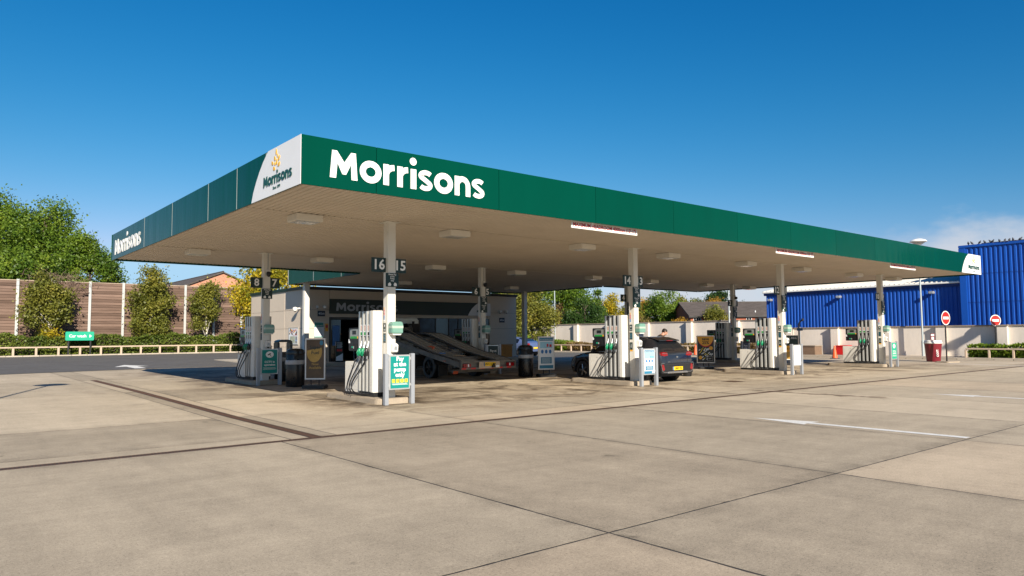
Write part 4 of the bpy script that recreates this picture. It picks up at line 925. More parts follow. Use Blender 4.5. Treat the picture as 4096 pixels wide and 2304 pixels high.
def wheel(parent,x,y,r,wd,side,spokes,rimm):
    m=T(x,y,r)
    ty=MB().lathe([(r*.66,-wd/2),(r*.93,-wd/2),(r,-wd*.36),(r,wd*.36),(r*.93,wd/2),(r*.66,wd/2)],(0,0,0),32,m,'x',False); wl=ty.build('wheel','rubber',parent,smooth=40)
    MB().lathe([(r*.66,-wd*.40),(r*.67,-wd*.3),(r*.67,wd*.3),(r*.66,wd*.40)],(0,0,0),32,m,'x',False).build('rim_barrel',rimm,wl,smooth=40)
    MB().lathe([(.001,-wd*.2),(r*.64,-wd*.2),(r*.64,wd*.2),(.001,wd*.2)],(0,0,0),24,m,'x').build('brake_disc','rim_dark',wl)
    b=MB(); xo=side*wd*.36
    for k in range(spokes):
        a=2*PI*k/spokes
        for da in (-.13,.13):
            p=[Vector((0,math.cos(a),math.sin(a)))*r*.12,Vector((0,math.cos(a+da),math.sin(a+da)))*r*.66]
            b.tube([m@(Vector((xo*1.05,0,0))+p[0]),m@(Vector((xo*.95,0,0))+p[1])],[r*.07,r*.045],5)
    b.tube([m@Vector((xo*.7,0,0)),m@Vector((xo*1.15,0,0))],r*.15,12); b.build('spokes',rimm,wl)
def car(name,label,loc,rz,Ln,W,st,paint,wheels,wr,clad,glass='glass_dark',rimm='rim',roofm=None):
    """st: list of (s, half width factor, belt z, top z, top half width, bottom z); s from rear 0 to front Ln"""
    t=thing(name,label,'car',loc,R(rz))
    ss=[q[0] for q in st]; NS,NU=110,26
    q=np.unique(np.concatenate([np.linspace(0,Ln,NS),np.array(ss)]))
    w_,zb_,zt_,wt_,z0_=[smooth_interp(ss,[k[i] for k in st],q) for i in (1,2,3,4,5)]
    hw=W/2; rows=[]
    uu=np.linspace(0,1,NU)
    for i,s in enumerate(q):
        ww=w_[i]*hw; P=[(ww*.90,z0_[i]),(ww*.97,z0_[i]+.12),(ww*1.0,z0_[i]+.30*(zb_[i]-z0_[i])/.7),(ww*.995,zb_[i]-.12),(ww*.965,zb_[i]),(wt_[i]*hw*1.0+.01,max(zb_[i]+.01,zt_[i]-.075)),(wt_[i]*hw*.86,zt_[i]-.022),(wt_[i]*hw*.45,zt_[i]-.002),(0,zt_[i])]
        k=np.array([0,.10,.24,.40,.50,.70,.78,.90,1.0]); px=smooth_interp(k,[p[0] for p in P],uu); pz=smooth_interp(k,[p[1] for p in P],uu)
        rows.append([(px[j],s,pz[j]) for j in range(NU)])
    body=MB(); win={}
    def cls(s,u):
        for nm,(s0,s1,u0,u1) in car.win.items():
            if s0<=s<=s1 and u0<=u<=u1: return nm
    for sgn in (1,-1):
        for i in range(len(q)-1):
            for j in range(NU-1):
                p=[rows[i][j],rows[i+1][j],rows[i+1][j+1],rows[i][j+1]]; p=[(sgn*a,b_,c_) for a,b_,c_ in p]
                if sgn<0: p=p[::-1]
                cs=(q[i]+q[i+1])/2; cu=(uu[j]+uu[j+1])/2; cz=(p[0][2]+p[2][2])/2
                if cu<.42 and any((cs-wy)**2+(cz-wr)**2<(wr+.055)**2 for wy in wheels): continue
                c_=cls(cs,cu); tgt=body if c_ is None else win.setdefault((c_,sgn if cu<.72 else 0),MB())
                tgt.add(p,[(0,3,2,1)])
    n=NU
    for i in (0,len(q)-1):
        r=rows[i]; poly=[(-a,b_,c_) for a,b_,c_ in r]+[(a,b_,c_) for a,b_,c_ in r[::-1][1:]]
        body.add(poly,[tuple(range(len(poly))) if i else tuple(range(len(poly)-1,-1,-1))])
    o=body.build('body',paint,t); me=o.data; bm=bmesh.new(); bm.from_mesh(me); bmesh.ops.remove_doubles(bm,verts=bm.verts,dist=.0005); bmesh.ops.recalc_face_normals(bm,faces=bm.faces); bm.to_mesh(me); bm.free(); me.shade_smooth(); me.set_sharp_from_angle(angle=R(38))
    for (nm,sg_),b in win.items():
        oo=b.build(nm,glass,t); bm=bmesh.new(); bm.from_mesh(oo.data); bmesh.ops.remove_doubles(bm,verts=bm.verts,dist=.0005); bm.to_mesh(oo.data); bm.free(); oo.data.shade_smooth()
    MB().box(-hw*.80,hw*.80,.35,Ln-.4,.20,.72).build('underbody','cladding',t)
    for wy in wheels:
        for s in (-1,1):
            wheel(t,s*(hw-.125),wy,wr,.22,s,5,rimm)
            b=MB(); pr=[]
            for k in range(17):
                a=R(-8+196*k/16); pr.append((math.cos(a),math.sin(a)))
            vs=[];fs=[]
            for cx,cz in pr:
                for rr_,dx in ((wr+.035,-.09),(wr+.035,.012),(wr+.10,.014),(wr+.115,-.03)): vs.append((s*(hw*.985+dx),wy+cx*rr_,max(.14,wr+cz*rr_)))
            for k in range(16):
                for j in range(3): fs.append((k*4+j,k*4+j+1,k*4+4+j+1,k*4+4+j))
            b.add(vs,fs); b.build('wheel_arch',clad,t,smooth=40)
            MB().lathe([(.001,-.005),(wr+.04,-.005),(wr+.04,.005),(.001,.005)],(s*(hw-.29),wy,wr),20,None,'x').build('wheel_well','cladding',t)
    return t
# dark compact crossover at the second front island
ST=[(0,.88,.90,1.0,.84,.40),(.06,.94,.98,1.06,.83,.34),(.16,.975,1.04,1.11,.80,.30),(.30,.99,1.06,1.285,.74,.27),(.46,1.0,1.06,1.425,.70,.25),(.62,1.0,1.06,1.49,.69,.24),(.82,1.0,1.055,1.522,.69,.22),(1.3,1.0,1.04,1.545,.695,.20),(2.0,1.0,1.02,1.54,.70,.20),(2.55,1.0,1.0,1.475,.70,.20),(2.95,1.0,.985,1.28,.72,.20),(3.3,.995,.96,1.06,.78,.20),(3.7,.98,.90,.985,.80,.22),(4.1,.93,.80,.88,.76,.25),(4.28,.84,.66,.74,.70,.28),(4.35,.74,.55,.60,.62,.32)]
car.win={'rear_window':(.27,.62,.72,.965),'side_window':(.72,3.0,.515,.675),'windscreen':(2.62,3.22,.72,1.0)}
car.win['rear_window']=(.18,.50,.72,1.0)
cr=car('parked_car','dark grey hatchback crossover at a pump with yellow rear number plate LM69 VSL',(19.68,15.2,0),0,4.35,1.80,ST,'car_grey',(.86,3.56),.345,'cladding')
def mesh_part(nm,m,fn,par=cr,**k):
    b=MB(); fn(b)
    if nm in ('side_rail','bed_frame','toolbox','ramp_edge','headboard','reflective_tape'): return b.build_pieces(nm,m,par,**k)
    return b.build(nm,m,par,**k)
for s in (-1,1):
    mesh_part('tail_light','tail_red',lambda b:b.prism([(s*.46,.90),(s*.50,1.01),(s*.74,1.035),(s*.835,.98),(s*.825,.91),(s*.66,.875)],-.006,.24),bevel=.015)
    mesh_part('lamp_streak','chrome',lambda b:b.stroke([(s*.50,.97),(s*.78,.985)],.012,-.012,-.007))
    mesh_part('bumper_lamp','tail_red',lambda b:b.prism([(s*.66,.46),(s*.72,.62),(s*.80,.62),(s*.82,.46),(s*.74,.40)],-.028,.10),bevel=.008)
    mesh_part('lamp_surround','chrome',lambda b:b.stroke([(s*.70,.66),(s*.82,.67),(s*.855,.60),(s*.80,.40),(s*.70,.36),(s*.45,.36)],.016,-.034,.02))
    mesh_part('roof_rail','chrome',lambda b:b.tube([(s*.57,.75,1.47),(s*.575,1.0,1.525),(s*.575,2.0,1.53),(s*.57,2.5,1.45)],.016,6))
    mesh_part('door_mirror','car_black',lambda b:b.box(*sorted((s*.88,s*1.05)),2.86,3.0,.98,1.12),bevel=.03)
    mesh_part('door_handle','car_grey',lambda b:b.box(*sorted((s*.895,s*.915)),1.35,1.55,.86,.885))
    mesh_part('window_trim','chrome',lambda b:b.tube([(s*.872,.75,1.075),(s*.874,1.6,1.055),(s*.876,2.9,1.01)],.009,5))
mesh_part('rear_bumper','cladding',lambda b:b.prism([(-.84,.32),(.84,.32),(.86,.50),(.78,.60),(-.78,.60),(-.86,.50)],-.022,.3),bevel=.02)
mesh_part('skid_plate','chrome',lambda b:b.prism([(-.55,.325),(.55,.325),(.50,.385),(-.50,.385)],-.036,.05),bevel=.008)
mesh_part('tailgate_seam','ink',lambda b:b.stroke([(-.60,.90),(-.56,.66),(.56,.66),(.60,.90)],.008,-.004,.03))
mesh_part('spoiler','car_grey',lambda b:b.prism([(.30,1.385),(.78,1.49),(.78,1.525),(.30,1.42)],-.55,.55,None,'x'),bevel=.015)
mesh_part('brake_light','tail_red',lambda b:b.box(-.16,.16,.288,.302,1.393,1.41))
pl=mesh_part('number_plate','plate_yellow',lambda b:b.box(-.26,.26,-.034,-.022,.425,.54))
mesh_part('plate_lettering','ink',lambda b:b.text('LM69 VSL',.090,.03,.482,-.036,bold=.012),pl); mesh_part('plate_band','label_blue',lambda b:b.box(-.26,-.215,-.0365,-.0342,.425,.54),pl)
mesh_part('badge','chrome',lambda b:b.disc(0,.86,.055,.028,-.012,.02,16)); mesh_part('model_lettering','chrome',lambda b:b.text('NIRO',.05,-.42,.70,-.006,bold=.01))
mesh_part('rear_wiper','black_plastic',lambda b:b.tube([(.02,.19,1.16),(.30,.20,1.175)],.010,5))
# silver blue hatchback beside the kiosk
ST2=[(0,.84,.80,.86,.74,.40),(.08,.94,.95,1.02,.74,.30),(.25,.98,1.0,1.10,.72,.26),(.55,1.0,1.0,1.22,.70,.22),(1.0,1.0,.98,1.36,.68,.20),(1.7,1.0,.95,1.47,.66,.20),(2.3,1.0,.93,1.48,.66,.20),(2.9,1.0,.92,1.33,.68,.20),(3.4,.99,.90,1.07,.76,.20),(3.9,.96,.82,.92,.78,.22),(4.3,.88,.68,.76,.70,.26),(4.45,.74,.52,.58,.60,.32)]
car.win={'rear_window':(.35,1.15,.74,1.0),'side_window':(1.0,3.0,.515,.675),'windscreen':(2.62,3.22,.72,1.0)}
c2=car('parked_car','silver blue hatchback parked beside the kiosk wall',(34.55,39.2,gz(34.5,40)),8,4.45,1.75,ST2,'car_blue',(.85,3.5),.32,'car_blue')
for s in (-1,1):
    mesh_part('tail_light','tail_red',lambda b:b.prism([(s*.62,.75),(s*.64,1.0),(s*.80,.99),(s*.85,.74)],.0,.25),c2,bevel=.015)
mesh_part('number_plate','plate_yellow',lambda b:b.box(-.26,.26,-.02,-.005,.6,.71),c2)

# ================================================================ RECOVERY LORRY (local: tail at y=0, facing +y)
tz=gz(15.7,20.4)
tr=thing('recovery_lorry','dirty flatbed recovery lorry with sloping tread-plate ramps and plate GN13 LXX','lorry',(15.72,20.4,tz))
hw=1.21
mesh_part('chassis','truck_dark',lambda b:(b.box(-.42,-.30,.9,8.2,.50,.72),b.box(.30,.42,.9,8.2,.50,.72),b.box(-.5,.5,5.0,5.15,.5,.8)),tr)
bed=mesh_part('bed_frame','truck_metal',lambda b:[b.add([(s*hw,0.05,.46),(s*(hw-.07),.05,.46),(s*(hw-.07),.05,.66),(s*hw,.05,.66),(s*hw,2.0,.80),(s*(hw-.07),2.0,.80),(s*(hw-.07),2.0,.97),(s*hw,2.0,.97)],[(0,1,2,3),(4,7,6,5),(0,3,7,4),(1,5,6,2),(3,2,6,7),(0,4,5,1)]) for s in (-1,1)],tr)
mesh_part('side_rail','truck_metal',lambda b:[b.add([(s*hw,2.0,.80),(s*(hw-.07),2.0,.80),(s*(hw-.07),2.0,.97),(s*hw,2.0,.97),(s*hw,5.9,1.52),(s*(hw-.07),5.9,1.52),(s*(hw-.07),5.9,1.68),(s*hw,5.9,1.68)],[(0,1,2,3),(4,7,6,5),(0,3,7,4),(1,5,6,2),(3,2,6,7),(0,4,5,1)]) for s in (-1,1)],tr)
def prof(y): return float(np.interp(y,[0,.12,1.9,4.6,5.9],[.64,.70,.98,1.66,1.70]))
for s in (-1,1):
    xa,xb=sorted((s*.38,s*1.13))
    ys=np.linspace(.06,5.85,41); vs=[(x,y,prof(y)) for y in ys for x in (xa,xb)]
    mesh_part('ramp_track','tread',lambda b:(b.add(vs,[(2*i,2*i+1,2*i+3,2*i+2) for i in range(40)]),b.add([(x,y,z-.05) for x,y,z in vs],[(2*i,2*i+2,2*i+3,2*i+1) for i in range(40)])),tr)
    def bars(b):
        for i in range(128):
            y=.1+i*.0448; z=prof(y); b.box(xa+.02,xb-.02,y-.007,y+.007,z-.005,z+.014)
        for k in range(4):
            x=xa+.05+k*(xb-xa-.1)/3
            b.tube([(x,y,prof(y)+.016) for y in np.linspace(.08,5.85,21)],.012,4)
    tag(mesh_part('ramp_grip','tread',bars,tr),kind='stuff')
    mesh_part('ramp_edge','truck_metal',lambda b:(b.tube([(xa,y,prof(y)+.01) for y in np.linspace(.06,5.85,21)],.028,6),b.tube([(xb,y,prof(y)+.01) for y in np.linspace(.06,5.85,21)],.028,6)),tr)
for y in (1.2,2.2,3.2,4.2,5.2): mesh_part('cross_member','truck_metal',lambda b:b.box(-1.15,1.15,y-.05,y+.05,prof(y)-.16,prof(y)-.06),tr)
tb=mesh_part('tail_beam','truck_metal',lambda b:(b.box(-hw,hw,-.06,.06,.40,.46),b.box(-hw,hw,-.06,.06,.635,.68),b.box(-hw,-hw+.04,-.06,.06,.46,.635),b.box(hw-.04,hw,-.06,.06,.46,.635),b.box(-hw,hw,.02,.055,.45,.64)),tr)
for s in (-1,1):
    mesh_part('tail_light','tail_red',lambda b:b.box(*sorted((s*.80,s*1.13)),-.075,0,.47,.60),tb,bevel=.01); mesh_part('reversing_lamp','poster_white',lambda b:b.box(*sorted((s*.90,s*.95)),-.08,-.0755,.49,.58),tb)
mesh_part('tail_plate_mount','wood_rail',lambda b:b.prism([(-.48,.42),(.48,.42),(.46,.655),(-.46,.655)],-.085,-.062),tb,bevel=.01)
pl=mesh_part('number_plate','plate_yellow',lambda b:b.box(-.27,.25,-.098,-.086,.50,.63),tb); mesh_part('plate_lettering','ink',lambda b:b.text('GN13 LXX',.112,.01,.564,-.100,bold=.012),pl); mesh_part('plate_band','label_blue',lambda b:b.box(-.27,-.225,-.1005,-.0985,.50,.63),pl)
mesh_part('tow_hitch','truck_dark',lambda b:(b.box(.08,.2,-.17,-.10,.44,.52),b.lathe([(.001,.0),(.04,.02),(.04,.06),(.001,.08)],(.14,-.15,.51),10)),tb)
mesh_part('lower_number_board','poster_white',lambda b:b.box(.26,.42,-.10,-.086,.45,.52),tb)
for x in (-.45,-.05): mesh_part('ramp_flap','tread',lambda b:b.box(x,x+.34,.02,.20,.665,.685),tb)
for s in (-1,1):
    mesh_part('mudguard','truck_dark',lambda b:b.stroke([(1.45,.55)]+[(2.1-.62*math.cos(R(a)),.40+.56*math.sin(R(a))) for a in range(30,160,13)],.03,-.2,.2,T(s*.98,0,0)@RZ(90)),tr)
    mesh_part('mud_flap','truck_dark',lambda b:b.box(s*.98-.2,s*.98+.2,1.40,1.42,.14,.52),tr)
    mesh_part('side_reflector','tail_red',lambda b:b.box(*sorted((s*1.205,s*1.222)),.9,1.05,.66,.70),tr)
    wheel(tr,s*.99,2.1,.43,.30,s,6,'rim_dark'); wheel(tr,s*1.02,6.9,.43,.28,s,6,'rim_dark')
mesh_part('underrun_bar','truck_metal',lambda b:b.box(-1.0,1.0,.75,.83,.26,.36),tr)
mesh_part('hazard_stripe','cone_orange',lambda b:b.prism([(-1.02,.22),(-.82,.22),(-.78,.32),(-.98,.32)],.72,.745),tr)
cab=mesh_part('cab','truck_white',lambda b:b.prism([(6.15,.72),(6.15,2.30),(6.35,2.38),(7.55,2.38),(7.95,1.65),(8.05,1.0),(8.05,.45),(7.4,.45),(7.3,.75),(6.5,.75)],-1.0,1.0,None,'x'),tr,bevel=.06)
mesh_part('rear_window','glass_dark',lambda b:b.prism(rrect(-.45,.45,1.72,2.12,.1),6.12,6.146),cab)
for s in (-1,1): mesh_part('side_window','glass_dark',lambda b:b.prism([(6.5,1.62),(7.75,1.62),(7.5,2.2),(6.5,2.2)],s*1.004-.002,s*1.004+.002,None,'x'),cab)
mesh_part('windscreen','glass_dark',lambda b:b.add([(-.88,7.60,2.30),(.88,7.60,2.30),(.9,7.972,1.66),(-.9,7.972,1.66)],[(0,1,2,3)]),cab)
mesh_part('headboard','truck_dark',lambda b:(b.box(-1.15,-1.08,5.92,6.0,1.6,2.15),b.box(.55,.62,5.92,6.0,1.6,2.2),b.box(.3,.9,5.94,5.98,1.6,2.1),b.box(-1.15,1.15,5.92,6.0,1.55,1.63)),tr)
mesh_part('hydraulic_ram','hose_metal',lambda b:b.tube([(-.25,1.6,.62),(-.25,3.6,1.12)],.05,10),tr,smooth=40)
mesh_part('winch','truck_metal',lambda b:(b.lathe([(.001,-.3),(.16,-.3),(.16,-.27),(.09,-.26),(.09,.26),(.16,.27),(.16,.3),(.001,.3)],(0,5.7,1.86),16,None,'x')),tr,smooth=40)
mesh_part('winch_rope','wood_rail',lambda b:b.tube([(0,5.6,1.9),(.05,4.4,1.5),(.12,3.2,1.2),(.05,2.1,.98)],.012,5),tr)
mesh_part('ratchet_strap','cone_orange',lambda b:b.tube([(-.9,2.2,1.10),(-.7,2.4,1.13),(-.8,2.7,1.17),(-.6,2.6,1.16)],.03,5),tr)
mesh_part('blue_cloth','label_blue',lambda b:b.prism([(-1.1,1.45),(-.86,1.4),(-.80,1.62),(-1.02,1.7)],.93,.96,None,'z'),tr,bevel=.01)
mesh_part('tow_bar','chrome',lambda b:b.tube([(-.8,.9,.86),(-.45,.75,.84)],.022,6),tr)
mesh_part('reflective_tape','label_red',lambda b:[b.box(-1.2+k*.4,-1.0+k*.4,-.064,-.0605,.405,.455) for k in range(6)],tr)
mesh_part('beacon_bar','light_box',lambda b:b.box(-.7,.2,6.8,7.0,2.40,2.50),tr,bevel=.03)
mesh_part('toolbox','truck_dark',lambda b:(b.box(-1.1,-.55,3.2,4.6,.42,.85),b.box(.55,1.1,3.2,4.6,.42,.85)),tr)

# ================================================================ PEOPLE
def person(label,loc,rz,J,cloth,legs,hairm='hair'):
    t=thing('person',label,'person',loc,R(rz))
    vs=[];rad=[];ed=[]
    def chain(pts,start=None):
        prev=start
        for p,r in pts:
            vs.append(p); rad.append(r); k=len(vs)-1
            if prev is not None: ed.append((prev,k))
            prev=k
        return prev
    pel=chain([(J['pelvis'],.145)]); 
    w_=chain([(J['waist'],.135)],pel); c_=chain([(J['chest'],.165)],w_); nk=chain([(J['neckb'],.085)],c_); n2=chain([(J['neck'],.06)],nk); h1=chain([(J['head'],.092),(J['crown'],.075)],n2)
    for s in ('l','r'):
        chain([(J['sh_'+s],.075),(J['el_'+s],.05),(J['wr_'+s],.036),(J['ha_'+s],.040)],nk)
        chain([(J['hip_'+s],.10),(J['kn_'+s],.068),(J['an_'+s],.045),(J['toe_'+s],.042)],pel)
    me=bpy.data.meshes.new('body'); me.from_pydata([tuple(v) for v in vs],ed,[]); o=bpy.data.objects.new('body',me); C.objects.link(o)
    sk=o.modifiers.new('s','SKIN'); 
    for i,r in enumerate(rad): me.skin_vertices[0].data[i].radius=(r,r*.9)
    me.skin_vertices[0].data[0].use_root=True
    ss=o.modifiers.new('u','SUBSURF'); ss.levels=2; ss.render_levels=2
    dg=bpy.context.evaluated_depsgraph_get(); m2=bpy.data.meshes.new_from_object(o.evaluated_get(dg)); bpy.data.objects.remove(o)
    for nm in (cloth,legs,'skin','shoe'): m2.materials.append(MAT[nm])
    hv=Vector(J['neck']); 
    for p in m2.polygons:
        c=p.center; d=lambda k: (c-Vector(J[k])).length
        if d('head')<.17 or d('crown')<.15 or d('neck')<.06: p.material_index=2
        elif min(d('ha_l'),d('ha_r'))<.075: p.material_index=2
        elif min(d('toe_l'),d('toe_r'),d('an_l'),d('an_r'))<.11: p.material_index=3
        elif c.z<J['pelvis'][2]-.02 and min(d('wr_l'),d('wr_r'),d('el_l'),d('el_r'))>.16: p.material_index=1
        p.use_smooth=True
    ob=bpy.data.objects.new('body',m2); C.objects.link(ob); ob.parent=t
    # head shaping: hair cap, nose, ears, eyes, mouth on the head axis
    hd,cw=Vector(J['head']),Vector(J['crown']); up=(cw-hd).normalized(); fw=Vector(J['face'])-hd; fw=(fw-up*fw.dot(up)).normalized(); sd=up.cross(fw)
    m=Matrix((sd,fw,up)).transposed().to_4x4(); m.translation=hd+up*.04
    b=MB(); b.lathe([(.001,-.04),(.088,-.03),(.103,.03),(.092,.09),(.05,.118),(.001,.122)],(0,-.018,.0),16,m); b.build('hair',hairm,t,smooth=80)
    b=MB(); b.lathe([(.001,-.115),(.045,-.11),(.072,-.06),(.083,.0),(.078,.06),(.001,.10)],(0,.022,-.01),16,m); b.prism([(-.012,-.035),(.012,-.035),(.006,.02),(-.006,.02)],.09,.125,m)
    for s in (-1,1): b.lathe([(.001,-.035),(.016,-.02),(.018,.015),(.001,.03)],(s*.092,.0,-.01),8,m)
    b.build('face','skin',t,smooth=70)
    b=MB()
    for s in (-1,1): b.lathe([(.001,-.008),(.011,0),(.001,.008)],(s*.033,.098,.012),8,m); b.box(s*.033-.018,s*.033+.018,.094,.104,.030,.037,m)
    b.box(-.022,.022,.092,.100,-.062,-.056,m); b.build('eyes_and_mouth','hair',t)
    # fingers
    for s in ('l','r'):
        h=Vector(J['ha_'+s]); d=(h-Vector(J['wr_'+s])).normalized(); a=d.cross(Vector((0,0,1))); a=a.normalized() if a.length>.05 else Vector((1,0,0)); c=a.cross(d)
        b=MB()
        for k,ln in enumerate((.062,.074,.070,.055)):
            p=h+a*(k-1.5)*.020+d*.02; b.tube([p,p+d*ln*.6-c*.008,p+d*ln-c*.03],[.0095,.009,.007],6)
        p=h+a*.034-d*.015; b.tube([p,p+a*.025+d*.02,p+a*.03+d*.045],[.011,.010,.008],6); b.build('fingers','skin',t,smooth=70)
    return t
# local frame: facing +x
J1=dict(pelvis=(0,0,.96),waist=(.03,0,1.10),chest=(.09,0,1.28),neckb=(.16,0,1.43),neck=(.22,0,1.49),head=(.28,0,1.545),crown=(.345,0,1.64),face=(.42,-.04,1.49),
 sh_l=(.13,.19,1.40),el_l=(.20,.25,1.13),wr_l=(.38,.19,.99),ha_l=(.46,.16,.97),sh_r=(.13,-.19,1.40),el_r=(.18,-.26,1.13),wr_r=(.36,-.22,1.02),ha_r=(.44,-.20,1.01),
 hip_l=(0,.10,.90),kn_l=(.03,.11,.50),an_l=(-.02,.11,.09),toe_l=(.13,.13,.04),hip_r=(0,-.10,.90),kn_r=(.06,-.11,.50),an_r=(.02,-.11,.09),toe_r=(.17,-.13,.04))
person('person in a dark brown jacket looking down beyond the roof of the dark car',(20.92,17.05,0),-25,{k:(v[0]*1.06,v[1]*1.06,v[2]*1.075) for k,v in J1.items()},'cloth_brown','denim')
J2=dict(pelvis=(0,0,.92),waist=(.08,0,1.05),chest=(.24,0,1.20),neckb=(.38,0,1.27),neck=(.45,0,1.27),head=(.53,0,1.25),crown=(.62,0,1.30),face=(.64,0,1.16),
 sh_l=(.33,.19,1.24),el_l=(.38,.24,.96),wr_l=(.50,.17,.78),ha_l=(.56,.14,.73),sh_r=(.33,-.19,1.24),el_r=(.38,-.24,.96),wr_r=(.50,-.17,.78),ha_r=(.56,-.14,.73),
 hip_l=(-.02,.10,.88),kn_l=(.06,.11,.48),an_l=(-.04,.11,.09),toe_l=(.11,.13,.04),hip_r=(-.02,-.10,.88),kn_r=(.08,-.11,.48),an_r=(0,-.11,.09),toe_r=(.15,-.13,.04))
person('person in black bending forward beside the far fuel pump',(37.35,24.9,gz(37,25)),150,{k:(v[0],v[1],v[2]*1.16) for k,v in J2.items()},'cloth_dark','cloth_dark')
# ================================================================ FAR SIDE: RAIL, HEDGE, TIMBER FENCE
def leafmesh(name,mt,P,size,parent=None,seed=1,flat=0,nrm=None,world=False,asp=.62):
    """one diamond-shaped leaf card per point, random attitude"""
    g=np.random.default_rng(seed); n=len(P); P=np.asarray(P,float)
    d=g.normal(size=(n,3)); d[:,2]*=(1-flat); d/=np.linalg.norm(d,axis=1)[:,None]
    e=g.normal(size=(n,3)); e-=d*(e*d).sum(1)[:,None]; e/=np.linalg.norm(e,axis=1)[:,None]
    s=(size*g.uniform(.6,1.35,n))[:,None]
    nn=np.cross(d,e)*s*.12
    V=np.stack([P-d*s*.5,P+e*s*asp*.5+nn,P+d*s*.5,P-e*s*asp*.5+nn],1).reshape(-1,3)
    me=bpy.data.meshes.new(name); me.vertices.add(4*n); me.vertices.foreach_set('co',V.astype(np.float32).ravel())
    me.loops.add(4*n); me.loops.foreach_set('vertex_index',np.arange(4*n,dtype=np.int32)); me.polygons.add(n); me.polygons.foreach_set('loop_start',np.arange(0,4*n,4,dtype=np.int32)); me.polygons.foreach_set('loop_total',np.full(n,4,dtype=np.int32))
    me.update(calc_edges=True); me.materials.append(MAT[mt]); o=bpy.data.objects.new(name,me); C.objects.link(o)
    if parent is not None:
        o.parent=parent
        if world: o.matrix_parent_inverse=parent.matrix_basis.inverted()
    return o
def noise1(x,seed=0):
    return np.sin(x*.9+seed)+.6*np.sin(x*2.3+seed*2.1)+.4*np.sin(x*5.1+seed*.7)
def hedge(label,x0,x1,y0,y1,z0,h,n,mt,seed,size,along='x',core='soil',rag=.18):
    g=np.random.default_rng(seed); t=thing('hedge',label,'hedge',((x0+x1)/2,(y0+y1)/2,z0))
    u=g.uniform(0,1,n); L0,L1=(x0,x1) if along=='x' else (y0,y1); W0,W1=(y0,y1) if along=='x' else (x0,x1)
    a=L0+(L1-L0)*u; w_=g.uniform(0,1,n); top=h*(1+rag*noise1(a*1.3,seed)*.5+g.normal(0,.04,n))
    q_=g.uniform(size=n); zz=np.where(q_<.40,top*(1-.10*g.uniform(size=n)**2),top*g.uniform(0,1,n)); wv=np.where(q_<.40,w_,w_*.16+.02*noise1(a*3,seed+1))
    wv=wv*(W1-W0)+W0+g.normal(0,.05,n)
    P=np.stack([a,wv,z0+zz],1) if along=='x' else np.stack([wv,a,z0+zz],1)
    leafmesh('foliage',mt,P,size,t,seed,world=True)
    m=.30; b=MB(); k=24
    for i in range(k):
        p,q=L0+(L1-L0)*i/k,L0+(L1-L0)*(i+1)/k; hh=h*(.86+rag*float(noise1((p+q)*.65,seed))*.5)
        if along=='x': b.box(p,q,W0+m,W1-.12,z0-.02,z0+hh*.88)
        else: b.box(W0+m,W1-.12,p,q,z0-.02,z0+hh*.88)
    b.build('inner_stems',core,t,world=True)
hedge('long clipped ivy hedge between the low rail and the timber fence',-8,26,58.35,60.0,.5,1.30,30000,'leaf_hedge',3,.15)
hedge('twiggy russet hedge in front of the tall white wall',48.95,50.1,30.5,52.5,.1,.78,9000,'leaf_russet',5,.14,'y')
hedge('dense green hedge in front of the low white wall by the no entry sign',48.85,50.1,6,16.2,.1,.80,9000,'leaf_lime',6,.13,'y')
hedge('bright green end of the hedge by the opening in the white wall',48.9,50.1,51.0,53.4,.1,.92,2500,'leaf_lime',9,.14,'y')
def rail(name,label,pts,top,sec=.06):
    t=thing(name,label,'rail',pts[0])
    for p in pts: MB().box(p[0]-.065,p[0]+.065,p[1]-.05,p[1]+.05,p[2]-.05,p[2]+top-.05).build('post','wood_rail',t,bevel=.012,world=True)
    for p,q in zip(pts[:-1],pts[1:]):
        dx=.0
        if abs(p[0]-q[0])>abs(p[1]-q[1]): MB().box(p[0]+.002,q[0]-.002,p[1]-.045,p[1]+.045,p[2]+top-.048,p[2]+top+.045).build('rail','wood_rail',t,bevel=.012,world=True)
        else: MB().box(p[0]-.045,p[0]+.045,min(p[1],q[1])+.002,max(p[1],q[1])-.002,p[2]+top-.048,p[2]+top+.045).build('rail','wood_rail',t,bevel=.012,world=True)
rail('knee_rail','low timber knee rail along the ivy hedge',[(5.0-1.28*9+1.28*k,57.85,.50) for k in range(28)],.56)
rail('knee_rail','low timber knee rail in front of the russet hedge',[(48.6,31+1.36*k,.11) for k in range(17)],.58)
rail('knee_rail','low timber knee rail in front of the green hedge beside the no entry sign',[(48.6,16.2-1.22*k,.11) for k in range(8)],.52)
fe=thing('timber_fence','tall weathered brown timber plank fence between pale steel posts','fence',(13,60.5,.5))
px_=[-1.25+2.2*k for k in range(12)]
pm=MB().box(-1.05,1.05,-.03,.03,0,.187).build('plank','wood_fence',fe,bevel=.008,world=True,seg=1); pmesh=pm.data; bpy.data.objects.remove(pm)
g_=random.Random(11)
for i in range(len(px_)-1):
    for k in range(26):
        o=bpy.data.objects.new('plank',pmesh); C.objects.link(o); o.parent=fe; o.matrix_parent_inverse=fe.matrix_basis.inverted()
        o.location=((px_[i]+px_[i+1])/2,60.5+g_.uniform(-.012,.012),.50+k*.2005); o.rotation_euler=(R(g_.uniform(-1.5,1.5)),R(g_.uniform(-.12,.12)),0)
    MB().box(px_[i]+.05,px_[i+1]-.05,60.55,60.57,.4,5.70).build('gap_shade_sheet','soil',fe,world=True)  # added dark sheet, stands in for the shade in the plank gaps
    MB().box(px_[i]+.03,px_[i+1]-.03,60.44,60.58,5.71,5.75).build('capping','wood_rail',fe,world=True)
for x in px_:
    b=MB().box(x-.085,x+.085,60.36,60.40,.3,5.80); b.box(x-.012,x+.012,60.40,60.60,.3,5.78); b.build('post','post_grey',fe,world=True)
